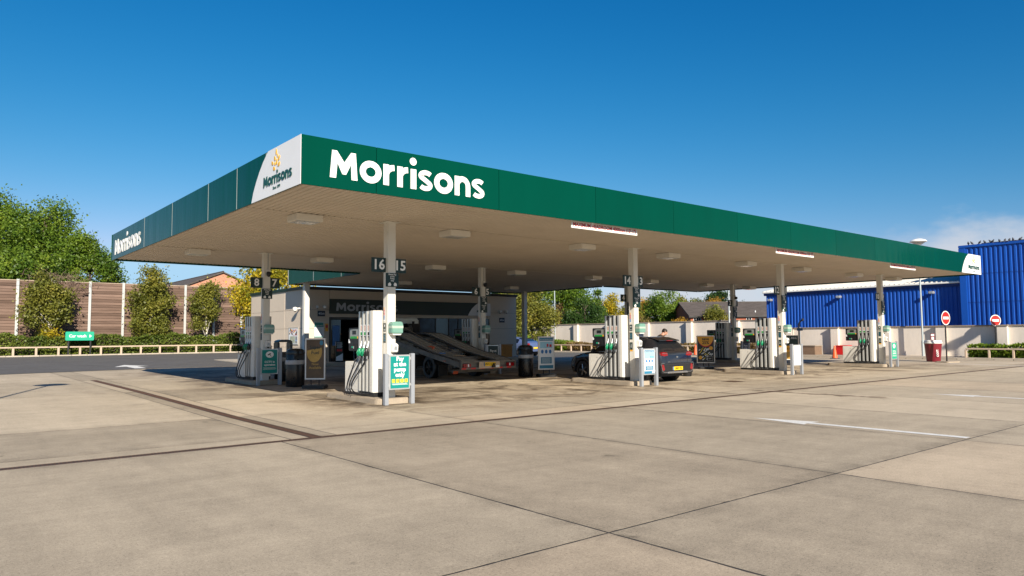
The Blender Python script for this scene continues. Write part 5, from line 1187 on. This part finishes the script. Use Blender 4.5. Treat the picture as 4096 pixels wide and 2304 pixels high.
# car wash sign
t=thing('car_wash_sign','bright green Car wash direction sign on two black posts in the hedge','sign',(8.75,57.5,.47))
for x in (-.66,.66): MB().box(x-.045,x+.045,.045,.10,-.05,1.10).build('post','black_plastic',t)
pn=MB().prism(rrect(-.86,.86,1.03,1.64,.08),-.02,.04).build('panel','neon_green',t,bevel=.005)
b=MB(); b.text('Car wash',.275,-.13,1.335,-.022,bold=.022); b.prism([(.58,1.22),(.72,1.335),(.58,1.45)],-.0245,-.0205); b.build('lettering','letter_white',pn)

# ================================================================ WHITE WALL, BLUE WAREHOUSE
def whitewall(label,y0,y1,h,piers,x=50.65):
    t=thing('boundary_wall',label,'wall',(x,(y0+y1)/2,0))
    MB().box(x,x+.28,y0,y1,0,h-.09).build('wall_face','render_wall',t,world=True)
    n=int((y1-y0)/.9); st=(y1-y0)/n
    for k in range(n): MB().box(x-.06,x+.34,y0+k*st+.004,y0+(k+1)*st-.004,h-.088,h).build('coping_stone','coping',t,bevel=.01,world=True)
    for y in piers:
        MB().box(x-.27,x-.001,y-.27,y+.27,0,h-.10).build('pier','render_wall',t,bevel=.01,world=True)
        MB().box(x-.31,x-.062,y-.31,y+.31,h-.099,h+.002).build('pier_cap','coping',t,bevel=.01,world=True)
whitewall('tall cream rendered wall with piers behind the russet hedge',29.3,56.3,2.74,[56,51.25,46.8,42.3,37.65,33.1])
whitewall('lower cream rendered wall with piers under the blue warehouse',2,29.2,2.06,[25.1,21.6,18.2,14.8,11.4,28.6])
def clad(x,y0,y1,z0,z1,pitch=.265,dep=.045):
    b=MB(); n=max(1,int((y1-y0)/pitch)); p=(y1-y0)/n; pr=[]
    for i in range(n):
        y=y0+i*p; pr+=[(y,0),(y+p*.42,0),(y+p*.52,-dep),(y+p*.90,-dep)]
    pr.append((y1,0)); m=len(pr)
    b.add([(x+d,y,z0) for y,d in pr]+[(x+d,y,z1) for y,d in pr],[(i,i+1,i+1+m,i+m) for i in range(m-1)]); return b
wb=thing('warehouse','long low bright blue metal-clad warehouse with pale sheet roof','building',(62,26,0))
clad(55,18.3,33.1,0,4.78).build('wall_cladding','blue_clad',wb,world=True)
b=MB(); b.box(55.03,72,33.06,33.10,0,4.8); b.build('end_wall','blue_clad',wb,world=True)
MB().box(54.83,55.08,18.3,33.25,4.78,5.06).build('eaves_trim','blue_dark',wb,bevel=.03,world=True)
MB().box(54.70,54.84,18.3,33.3,4.98,5.10).build('gutter','white_paint',wb,bevel=.02,world=True)
b=MB(); n=44
for k in range(n):
    y=18.3+k*15/n; p=15/n; y0_,y1_,y2_,y3_=y,y+p*.6,y+p*.72,y+p*.9
    z=lambda x,d: 5.08+(x-54.72)*.155+d
    vs=[]
    for xx in (54.72,66.0):
        for yy,d in ((y0_,0),(y1_,0),(y2_,.06),(y3_,.06),(y+p,0)): vs.append((xx,yy,z(xx,d)))
    b.add(vs,[(i,i+5,i+6,i+1) for i in range(4)])
b.build('roof_sheets','roof_sheet',wb,world=True)
MB().tube([(54.9,32.0,.2),(54.9,32.0,4.8)],.05,8).build('downpipe','white_paint',wb,world=True)
for y in (20.2,26.8,32.6):
    MB().box(54.55,54.90,y-.16,y+.16,4.32,4.50).build('floodlight','alu',wb,bevel=.03,world=True)
wt=thing('warehouse','taller bright blue metal-clad warehouse block with birds on its roof edge','building',(60,11,0))
clad(54.55,2,18.2,0,7.30,.275,.05).build('wall_cladding','blue_clad',wt,world=True)
MB().box(54.50,70,18.201,18.28,0,7.30).build('end_wall','blue_clad',wt,world=True)
MB().box(54.42,54.56,17.9,18.3,0,7.28).build('corner_trim','blue_clad',wt,bevel=.01,world=True)
MB().box(54.44,70,2,18.31,7.30,7.48).build('roof_edge','blue_clad',wt,bevel=.02,world=True)
MB().box(54.75,69.8,2.3,17.0,7.48,7.56).build('roof_sheet','kiosk_dark',wt,world=True)
for z_ in (3.6,5.5): MB().box(54.492,54.4985,2,17.9,z_,z_+.025).build('sheet_lap','blue_dark',wt,world=True)
# pigeons
bd=thing('pigeon','dark pigeon perched on the roof edge of the blue warehouse','bird',(0,0,0),0,'pigeons on the warehouse roof')
MB().lathe([(.001,-.13),(.03,-.10),(.062,-.02),(.066,.03),(.045,.09),(.001,.12)],(0,0,0),10,Matrix.Translation((0,0,.11))@Matrix.Rotation(R(55),4,'X')).build('body','bird',bd,smooth=60)
MB().lathe([(.001,-.035),(.03,-.02),(.033,.01),(.001,.036)],(0,-.10,.205),8).build('head','bird',bd,smooth=60)
MB().prism([(-.02,.04),(.02,.04),(.03,.0),(-.03,.0)],.07,.20).build('tail','bird',bd)
MB().tube([(0,-.125,.205),(0,-.16,.198)],[.01,.002],5).build('beak','bird',bd)
MB().tube([(.02,0,.0),(.02,-.01,.07)],.006,4).tube([(-.02,0,.0),(-.02,-.01,.07)],.006,4).build('legs','bird',bd)
BY=[17.72,17.50,17.06,16.75,16.41,16.30,15.9,15.6,15.36,15.14,14.76,14.2,13.6]; g_=random.Random(4)
for i,y in enumerate(BY):
    p=(54.58,y,7.48); rz=g_.uniform(-2.6,2.6)
    if i==0: bd.location=p; bd.rotation_euler=(0,0,rz)
    else: copy_tree(bd,loc=p,rz=rz)
# lamp posts
def lamp(x,y,h,label):
    t=thing('lamp_post',label,'lamp post',(x,y,gz(x,y)),0,'mushroom lamp posts')
    MB().tube([(0,0,0),(0,0,1.1)],.09,12).build('base_sleeve','lamp_pole',t,smooth=40); MB().tube([(0,0,1.1),(0,0,h-.2)],[.062,.045],12).build('pole','lamp_pole',t,smooth=40)
    hd=MB().lathe([(.05,-.30),(.11,-.28),(.12,-.16),(.30,-.06),(.50,.0),(.515,.03),(.42,.12),(.22,.19),(.001,.215)],(0,0,h),28).build('mushroom_head','white_paint',t,smooth=45)
    MB().lathe([(.13,-.20),(.28,-.115),(.36,-.06)],(0,0,h-.005),24).build('diffuser','light_glass',hd,smooth=45); MB().tube([(0,0,h+.2),(0,0,h+.32)],.012,5).build('spike','steel_grey',hd)
lamp(50.1,19.15,7.5,'pale lamp post with white mushroom head by the low white wall'); lamp(50.2,54.0,7.5,'slim pale lamp post rising in front of the tall white wall end'); lamp(50.15,33.5,7.5,'slim pale lamp post by the join of the tall and low white walls')
lamp(-1.45,14.3,7.6,'lamp post beside the drain whose shadow falls across the concrete'); lamp(46.2,5.0,7.6,'lamp post whose round shadow falls on the low white wall')
# no entry signs
def noentry(x,y,z,h,rz,label,d=.75):
    t=thing('no_entry_sign',label,'road sign',(x,y,z),R(rz),'no entry signs')
    MB().tube([(0,.035,0),(0,.035,h)],.04,10).build('post','black_plastic',t,smooth=40)
    MB().disc(0,h-.02-d/2,d/2,d/2,-.01,-.002,32).build('white_rim','white',t); dd=MB().disc(0,h-.02-d/2,d/2*.87,d/2*.87,-.014,-.0101,32).build('red_disc','sign_red',t)
    MB().box(-d*.31,d*.31,-.018,-.0141,h-.02-d/2-.07,h-.02-d/2+.07).build('white_bar','white',dd)
    MB().prism(rrect(-.55,.55,-.4,.4,.15),0,.06,axis='z').build('footing','kerb',t) if z<.05 else None
noentry(43.05,15.25,0,2.80,-12,'red and white no entry sign on a black post beside the cup bin',.77)
noentry(50.35,15.1,.1,2.58,-35,'red and white no entry sign rising from behind the green hedge',.69)
# cup shaped bin
t=thing('cup_bin','giant dark red takeaway coffee cup bin with white lid','bin',(43.75,16.2,0))
MB().lathe([(.335,0),(.345,.02),(.43,.98),(.435,1.0)],n=40).build('cup','costa_red',t,smooth=30)
ld=MB().lathe([(.445,1.0),(.465,1.02),(.465,1.06),(.44,1.07),(.425,1.17),(.40,1.185),(.38,1.15),(.001,1.15)],n=40).build('lid','white',t,smooth=30)
m=RZ(-40)@T(0,-.352,.52)@Matrix.Rotation(R(-5),4,'X')@Matrix.Rotation(R(-90),4,'Y')
b=MB(); b.text('COSTA',.155,0,0,-.045,m,bold=.015,ext=.02); b.build('lettering','letter_white',t)
MB().box(-.10,.10,-.02,.02,1.186,1.56,RZ(-60)).build('topper_panel','costa_red',ld); MB().box(-.075,.075,-.024,-.0205,1.42,1.53,RZ(-60)).box(-.06,.06,-.024,-.0205,1.22,1.37,RZ(-60)).build('topper_print','white',ld)
# cones
cn_=thing('traffic_cone','orange traffic cone standing between the red grit box and the islands','cone',(45.35,22.6,0),0,'traffic cones')
MB().prism(rrect(-.24,.24,-.24,.24,.06),0,.04,axis='z').build('base','navy',cn_); MB().lathe([(.17,.04),(.165,.06),(.05,.80),(.04,.82),(.001,.82)],n=18).build('cone_body','cone_orange',cn_,smooth=40)
copy_tree(cn_,loc=(46.6,34.2,0),label='orange traffic cone behind the save 25% advert board'); copy_tree(cn_,loc=(45.6,28.3,0),label='orange traffic cone behind the pump head below number 12')
t=thing('grit_box','bright red plastic grit box against the low white wall','box',(50.2,24.35,.11)); MB().box(-.3,.3,-.42,.42,0,.55).build('body','red_plastic',t,bevel=.02); MB().box(-.33,.33,-.45,.45,.555,.66).build('lid','red_plastic',t,bevel=.03)
b=MB(); b.box(-.306,-.3015,-.2,-.08,.32,.46); b.build('label_print','white',t)
t=thing('brick_enclosure','small brown brick enclosure with flat slab top by the white wall','enclosure',(49.6,26.4,.11)); MB().box(-.5,.5,-.5,.5,0,.60).build('brickwork','brick_brown',t); MB().box(-.56,.56,-.56,.56,.60,.66).build('slab_top','coping',t)
bs=MB()
for k in range(8):
    for q in range(5):
        yy=-.5+q*.22-(k%2)*.11; a,b_=max(-.5,yy),min(.5,yy+.205)
        if b_-a>.05: bs.box(-.512,-.5005,a,b_,.01+k*.074,.072+k*.074)
        if b_-a>.05: bs.box(a,b_,-.512,-.5005,.01+k*.074,.072+k*.074)
tag(bs.build('brick','brick_brown',t),kind='stuff')
t=thing('bucket','black plastic bucket and squeegee on the ground behind the dark car','bucket',(22.75,17.1,0)); MB().lathe([(.15,0),(.2,.32),(.21,.33),(.19,.33),(.145,.03)],n=18).build('body','black_plastic',t,smooth=40); MB().tube([(.05,0,.1),(.12,.05,.62)],.015,6).build('handle','black_plastic',t)
t=thing('wall_pipe','black and steel vent pipe rising by the low white wall','pipe',(50.3,27.7,.1)); MB().tube([(0,0,0),(0,0,2.2),(0,-.12,2.42),(0,-.32,2.5)],.06,10).build('pipe','rim_dark',t,smooth=50); MB().tube([(0,-.32,2.46),(0,-.32,2.62)],.08,10).build('cowl','black_plastic',t,smooth=50)
t=thing('direction_sign','small blue and white sign on a short post by the low white wall','sign',(49.9,27.4,.1)); MB().tube([(0,0,0),(0,0,2.0)],.03,8).build('post','steel_grey',t); MB().box(-.03,-.012,-.22,.22,1.72,1.92).build('plate','navy',t)

# ================================================================ HOUSES
def gable_house(name,label,P0,u,Ln,half,zr,ze,zb,wallm,windows,over=.25):
    """ridge from P0 along u; long side facing n"""
    u=Vector((*u,0)).normalized(); n=Vector((u.y,-u.x,0))
    t=thing(name,label,'house',(P0[0],P0[1],zb),math.atan2(u.y,u.x))   # local x along the ridge, -y faces n side
    zr-=zb; ze-=zb; sl=(zr-ze)/half
    MB().prism([(-half,0),(half,0),(half,ze),(0,zr),(-half,ze)],0,Ln,None,'x').build('wall',wallm,t)
    r=MB()
    for s in (-1,1):
        y1=s*(half+over); z1=zr-(half+over)*sl
        r.add([(-.2,0,zr+.02),(Ln+.2,0,zr+.02),(Ln+.2,y1,z1+.02),(-.2,y1,z1+.02),(-.2,0,zr+.14),(Ln+.2,0,zr+.14),(Ln+.2,y1,z1+.14),(-.2,y1,z1+.14)],[(0,1,2,3),(4,7,6,5),(0,3,7,4),(1,5,6,2),(3,2,6,7)])
    rf=r.build('roof','slate',t)
    MB().tube([(-.2,0,zr+.14),(Ln+.2,0,zr+.14)],.08,6).build('ridge_tiles','slate',rf)
    MB().box(-.2,Ln+.2,-half-over-.08,-half-over,ze-.12-over*sl,ze+.02-over*sl).build('gutter','pvc',t) if False else MB().box(-.2,Ln+.2,-half-over-.06,-half-over+.02,ze-over*sl-.06,ze-over*sl+.1).build('gutter','black_plastic',t)
    for a,b_,z0,z1 in windows:
        w_=MB().box(a,b_,-half-.05,-half+.02,z0-zb,z1-zb).build('window','pvc',t); nn=3 if b_-a>.8 else 2; st=(b_-a-.08)/nn
        for k in range(nn): MB().box(a+.05+k*st,a+.05+(k+1)*st-.04,-half-.056,-half-.0505,z0-zb+.06,z1-zb-.06).build('pane','glass_dark',w_)
        MB().box(a-.05,b_+.05,-half-.09,-half-.051,z0-zb-.07,z0-zb-.005).build('sill','pvc',w_)
    return t,rf
h1,rf=gable_house('brick_house','red brick house with grey slate roof and white windows beyond the tall white wall',(73.4,56.0),(.76,-.65),10.7,5.3,5.45,3.72,0,'brick_red',[(.35,1.25,2.75,3.6),(3.2,4.0,2.9,3.55),(6.5,7.15,2.95,3.55),(7.9,8.5,3.05,3.5),(9.3,9.9,3.05,3.5)])
for x in (2.6,4.9,7.9,9.8): MB().tube([(x,-4.3,4.0),(x,-4.3,4.38)],.06,6).build('vent_pipe','pvc',rf)
h2,_=gable_house('brick_house','red brick gable house with dark slate roof behind the timber fence',(23.2,73.0),(0,1),30,5.2,8.0,5.85,0,'brick_gable',[])

# ================================================================ TREES
def tree(label,x,y,z0,top,rad,cb,n,size,mt,seed,bark='bark',blobs=26,trunk=.16,lean=0,shape='round',name='tree',gapy=.30,squash=1.0):
    """cb: height where the crown begins; crown is a cloud of leaf clumps on limbs"""
    g=np.random.default_rng(seed); t=thing(name,label,'tree',(x,y,z0))
    h=top-z0; ch=h-cb; cz=cb+ch/2
    b=MB(); ph=[(0,0,0)]
    for k in range(1,7): f=k/6; ph.append((g.normal(0,.05)*h*.25*f+lean*f,g.normal(0,.05)*h*.25*f,f*h*.88))
    b.tube(ph,[trunk*(1-.85*k/6) for k in range(7)],8)
    cen=[]
    for k in range(blobs):
        while True:
            p=g.uniform(-1,1,3); q=np.linalg.norm(p)
            if .25<q<1: break
        zf=p[2]
        if shape=='round': rr=1
        elif shape=='birch': rr=np.clip(1.05-.55*(zf+1)/2,.35,1)*(1 if zf>-.75 else .7)
        elif shape=='cone': rr=np.clip(1-(zf+1)/2*.85,.1,1)
        c=np.array([p[0]*rad*.80*rr,p[1]*rad*.80*rr*squash,cz+zf*ch*.44]); cen.append(c)
    cen=np.array(cen); 
    for c in cen[:min(blobs,22)]:
        zz=max(cb*.6,c[2]-abs(g.normal(.5,.3))*ch*.25); f=min(1,zz/(h*.88)); k=min(5,int(f*6)); a=np.array(ph[k])*(1-(f*6-k))+np.array(ph[k+1])*(f*6-k) if k<6 else np.array(ph[6])
        mid=(a+c)/2+np.array([0,0,.08*ch]); b.tube([tuple(a),tuple(mid),tuple(c)],[trunk*.38*(1-.6*f),trunk*.22,trunk*.07],5)
    b.build('trunk',bark,t,smooth=60)
    br=rad*g.uniform(.22,.40,blobs)*(1.15 if shape=='round' else 1)
    w_=br**2; w_/=w_.sum(); idx=g.choice(blobs,n,p=w_)
    d=g.normal(size=(n,3)); d/=np.linalg.norm(d,axis=1)[:,None]; r=br[idx]*(g.uniform(0,1,n)**.42)*(1+g.normal(0,.16,n))
    P=cen[idx]+d*r[:,None]*np.array([1,1,.78])
    # stray outer twigs break the outline
    m=int(n*.12); j=g.choice(n,m); P[j]+=g.normal(0,rad*.13,(m,3))
    sh=[]                                           # long outer shoots with leaves strung along them
    for k in range(34 if shape=='birch' else 26):
        c=cen[g.integers(blobs)]; d0=np.array([c[0],c[1]*1.0,0]); d0=d0/(np.linalg.norm(d0)+1e-6)*g.uniform(.2,1)+np.array([0,0,g.uniform(.2,1.1)])+g.normal(0,.25,3); d0[1]*=squash; d0/=np.linalg.norm(d0)
        Ls=rad*g.uniform(.35,.75); nl=max(10,int(n/700)); u=g.uniform(.2,1,nl); sh.append(c+d0*(u*Ls)[:,None]+g.normal(0,size*.55,(nl,3)))
    P=np.concatenate([P]+sh); P=P[P[:,2]>cb*.55]; P=P[P[:,2]<h*1.03]
    leafmesh('crown',mt,P,size,t,seed+50)
    return t
# beyond the timber fence, left
tree('tall broad green tree behind the timber fence',3.6,80,0,15.2,5.6,3.5,46000,.24,'leaf_green',21,blobs=64,trunk=.35)
tree('bushy green tree behind the fence next to the tallest one',8.4,75,0,14.3,4.0,3.5,34000,.22,'leaf_green',22,blobs=54,trunk=.3)
tree('lower rounded green tree behind the fence nearest the canopy end',11.3,70.8,0,10.5,2.8,2.5,24000,.20,'leaf_green',23,blobs=40,trunk=.25)
tree('dark green tree filling the gap behind the fence top',6.0,68,0,8.6,3.4,3,22000,.20,'leaf_green',24,blobs=24,trunk=.2)
# birches between hedge and fence
tree('broad birch with a yellow patch behind the car wash sign',7.05,59.0,.5,6.6,2.15,.9,9500,.165,'leaf_olive',31,'bark_birch',40,.07,shape='birch',squash=.55)
tree('full olive birch in front of the timber fence post',13.55,59.0,.5,7.0,2.1,.8,11500,.165,'leaf_olive',32,'bark_birch',44,.08,shape='birch',squash=.55)
tree('slim white-stemmed birch below the brick gable',17.6,59.05,.5,6.5,1.65,.9,7000,.155,'leaf_olive',33,'bark_birch',34,.075,shape='birch',squash=.6)
tree('small yellowing bush under the broad birch',7.2,58.75,.5,2.6,.8,.8,260,.14,'leaf_yellow',34,'bark',12,.04,shape='round',squash=.5,name='bush')
tree('bright yellow autumn tree behind the kiosk',19.9,52.0,.3,7.3,2.7,1.2,15000,.20,'leaf_yellow',35,'bark',40,.13)
# bare brush on the fence top
t=thing('dead_brush','bare brown twigs tangled above the timber fence','brush',(7.6,60.0,.5)); b=MB(); g=np.random.default_rng(40)
for k in range(170):
    p=np.array([g.normal(0,.9),g.normal(0,.25),g.uniform(4.4,5.6)]); d=np.array([g.normal(0,.6),g.normal(0,.2),g.uniform(.1,.9)]); L_=g.uniform(.4,1.1)
    b.tube([tuple(p),tuple(p+d*L_*.5+[0,0,.1]),tuple(p+d*L_+[g.normal(0,.1),0,-.08])],[.012,.009,.004],4,cap=False)
for k in range(6): b.tube([(g.normal(0,.15),g.normal(0,.1),0),(g.normal(0,.3),g.normal(0,.15),2.5),(g.normal(0,.7),g.normal(0,.2),5)],[.035,.025,.012],5)
tag(b.build('twigs','twig',t),kind='stuff')
# right-hand background
tree('light-leaved olive birch next to the kiosk corner',43.2,49.0,0,7.0,2.1,.7,13000,.17,'leaf_olive',51,'bark_birch',36,.10,shape='round')
tree('olive birch half hidden by the kiosk wall',40.6,49.5,0,7.0,2.0,.6,9000,.17,'leaf_olive',52,'bark_birch',30,.10)
tree('dark leafy tree behind the gap beside the kiosk',47.5,58.5,0,8.5,3.2,.8,14000,.22,'leaf_dark',53,blobs=34,trunk=.2)
tree('tall dark green tree behind the lamp post at the wall end',54.6,62.5,0,9.2,3.3,1.5,15000,.23,'leaf_green',54,blobs=34,trunk=.25)
tree('tall green tree behind the middle of the tall wall',59.2,61.0,0,8.9,3.0,1.5,14000,.23,'leaf_green',55,blobs=32,trunk=.25)
tree('dense round dark green bush behind the tall wall',56.2,55.6,0,5.6,2.7,.6,14000,.19,'leaf_dark',56,blobs=30,trunk=.15)
tree('warm brown tinged shrub between dark bushes behind the wall',53.8,58.5,0,5.9,1.6,.6,6000,.19,'leaf_russet',57,blobs=18,trunk=.1)
tree('slender pointed green tree top behind the wall',64.6,61.5,0,8.1,1.6,1.2,6500,.2,'leaf_green',58,blobs=26,trunk=.14,shape='cone')
tree('yellow and orange autumn tree beside the pump 4 column',68.6,62.8,0,6.9,2.2,1.2,8500,.21,'leaf_yellow',59,blobs=26,trunk=.14)
tree('olive tree between the yellow tree and the column',70.8,61.6,0,6.4,1.9,1,7000,.21,'leaf_olive',60,blobs=22,trunk=.14)
tree('round green tree left of the brick house roof',76.0,60.8,0,7.7,3.0,1.2,14000,.23,'leaf_green',61,blobs=32,trunk=.2)
tree('orange leaved tree rising behind the brick house ridge',86,64.8,0,7.5,2.7,1.5,9000,.25,'leaf_olive',62,blobs=26,trunk=.18)
tree('golden tree behind the middle of the brick house roof',89,62.0,0,6.9,2.4,1.5,8000,.25,'leaf_orange',63,blobs=24,trunk=.18)
tree('distant dark green oak above the brick house roof',98.3,67.5,0,9.0,3.3,2,12000,.27,'leaf_dark',64,blobs=32,trunk=.25)
tree('russet shrub peeping over the tall wall behind the second island',61.4,53.3,0,3.75,2.2,.5,7000,.17,'leaf_russet',65,blobs=22,trunk=.08,name='bush')
tree('orange brown shrub in front of the brick house gable',66.0,50.6,0,3.55,1.4,.5,4500,.16,'leaf_orange',66,blobs=16,trunk=.07,name='bush')
tree('thin birch growing in front of the brick house windows',71.0,49.2,0,4.9,1.7,1.2,5000,.17,'leaf_olive',67,'bark_birch',26,.09)
tree('yellowing tree behind the round green one',78.5,66.5,0,6.6,2.4,1.2,7500,.23,'leaf_orange',68,blobs=24,trunk=.15)
# a dark belt of wood far off closes the horizon
g=np.random.default_rng(77); n=26000; a=g.uniform(R(5),R(100),n); d=g.uniform(118,150,n); zz=g.uniform(0,1,n)**.7*(4.4+1.2*noise1(a*22,3))
P=np.stack([np.cos(a)*d,np.sin(a)*d,np.maximum(zz,.1)],1); tag(leafmesh('distant_wood','leaf_green',P,.9,None,78),'distant belt of mixed green woodland on the horizon','woodland',None,'stuff')
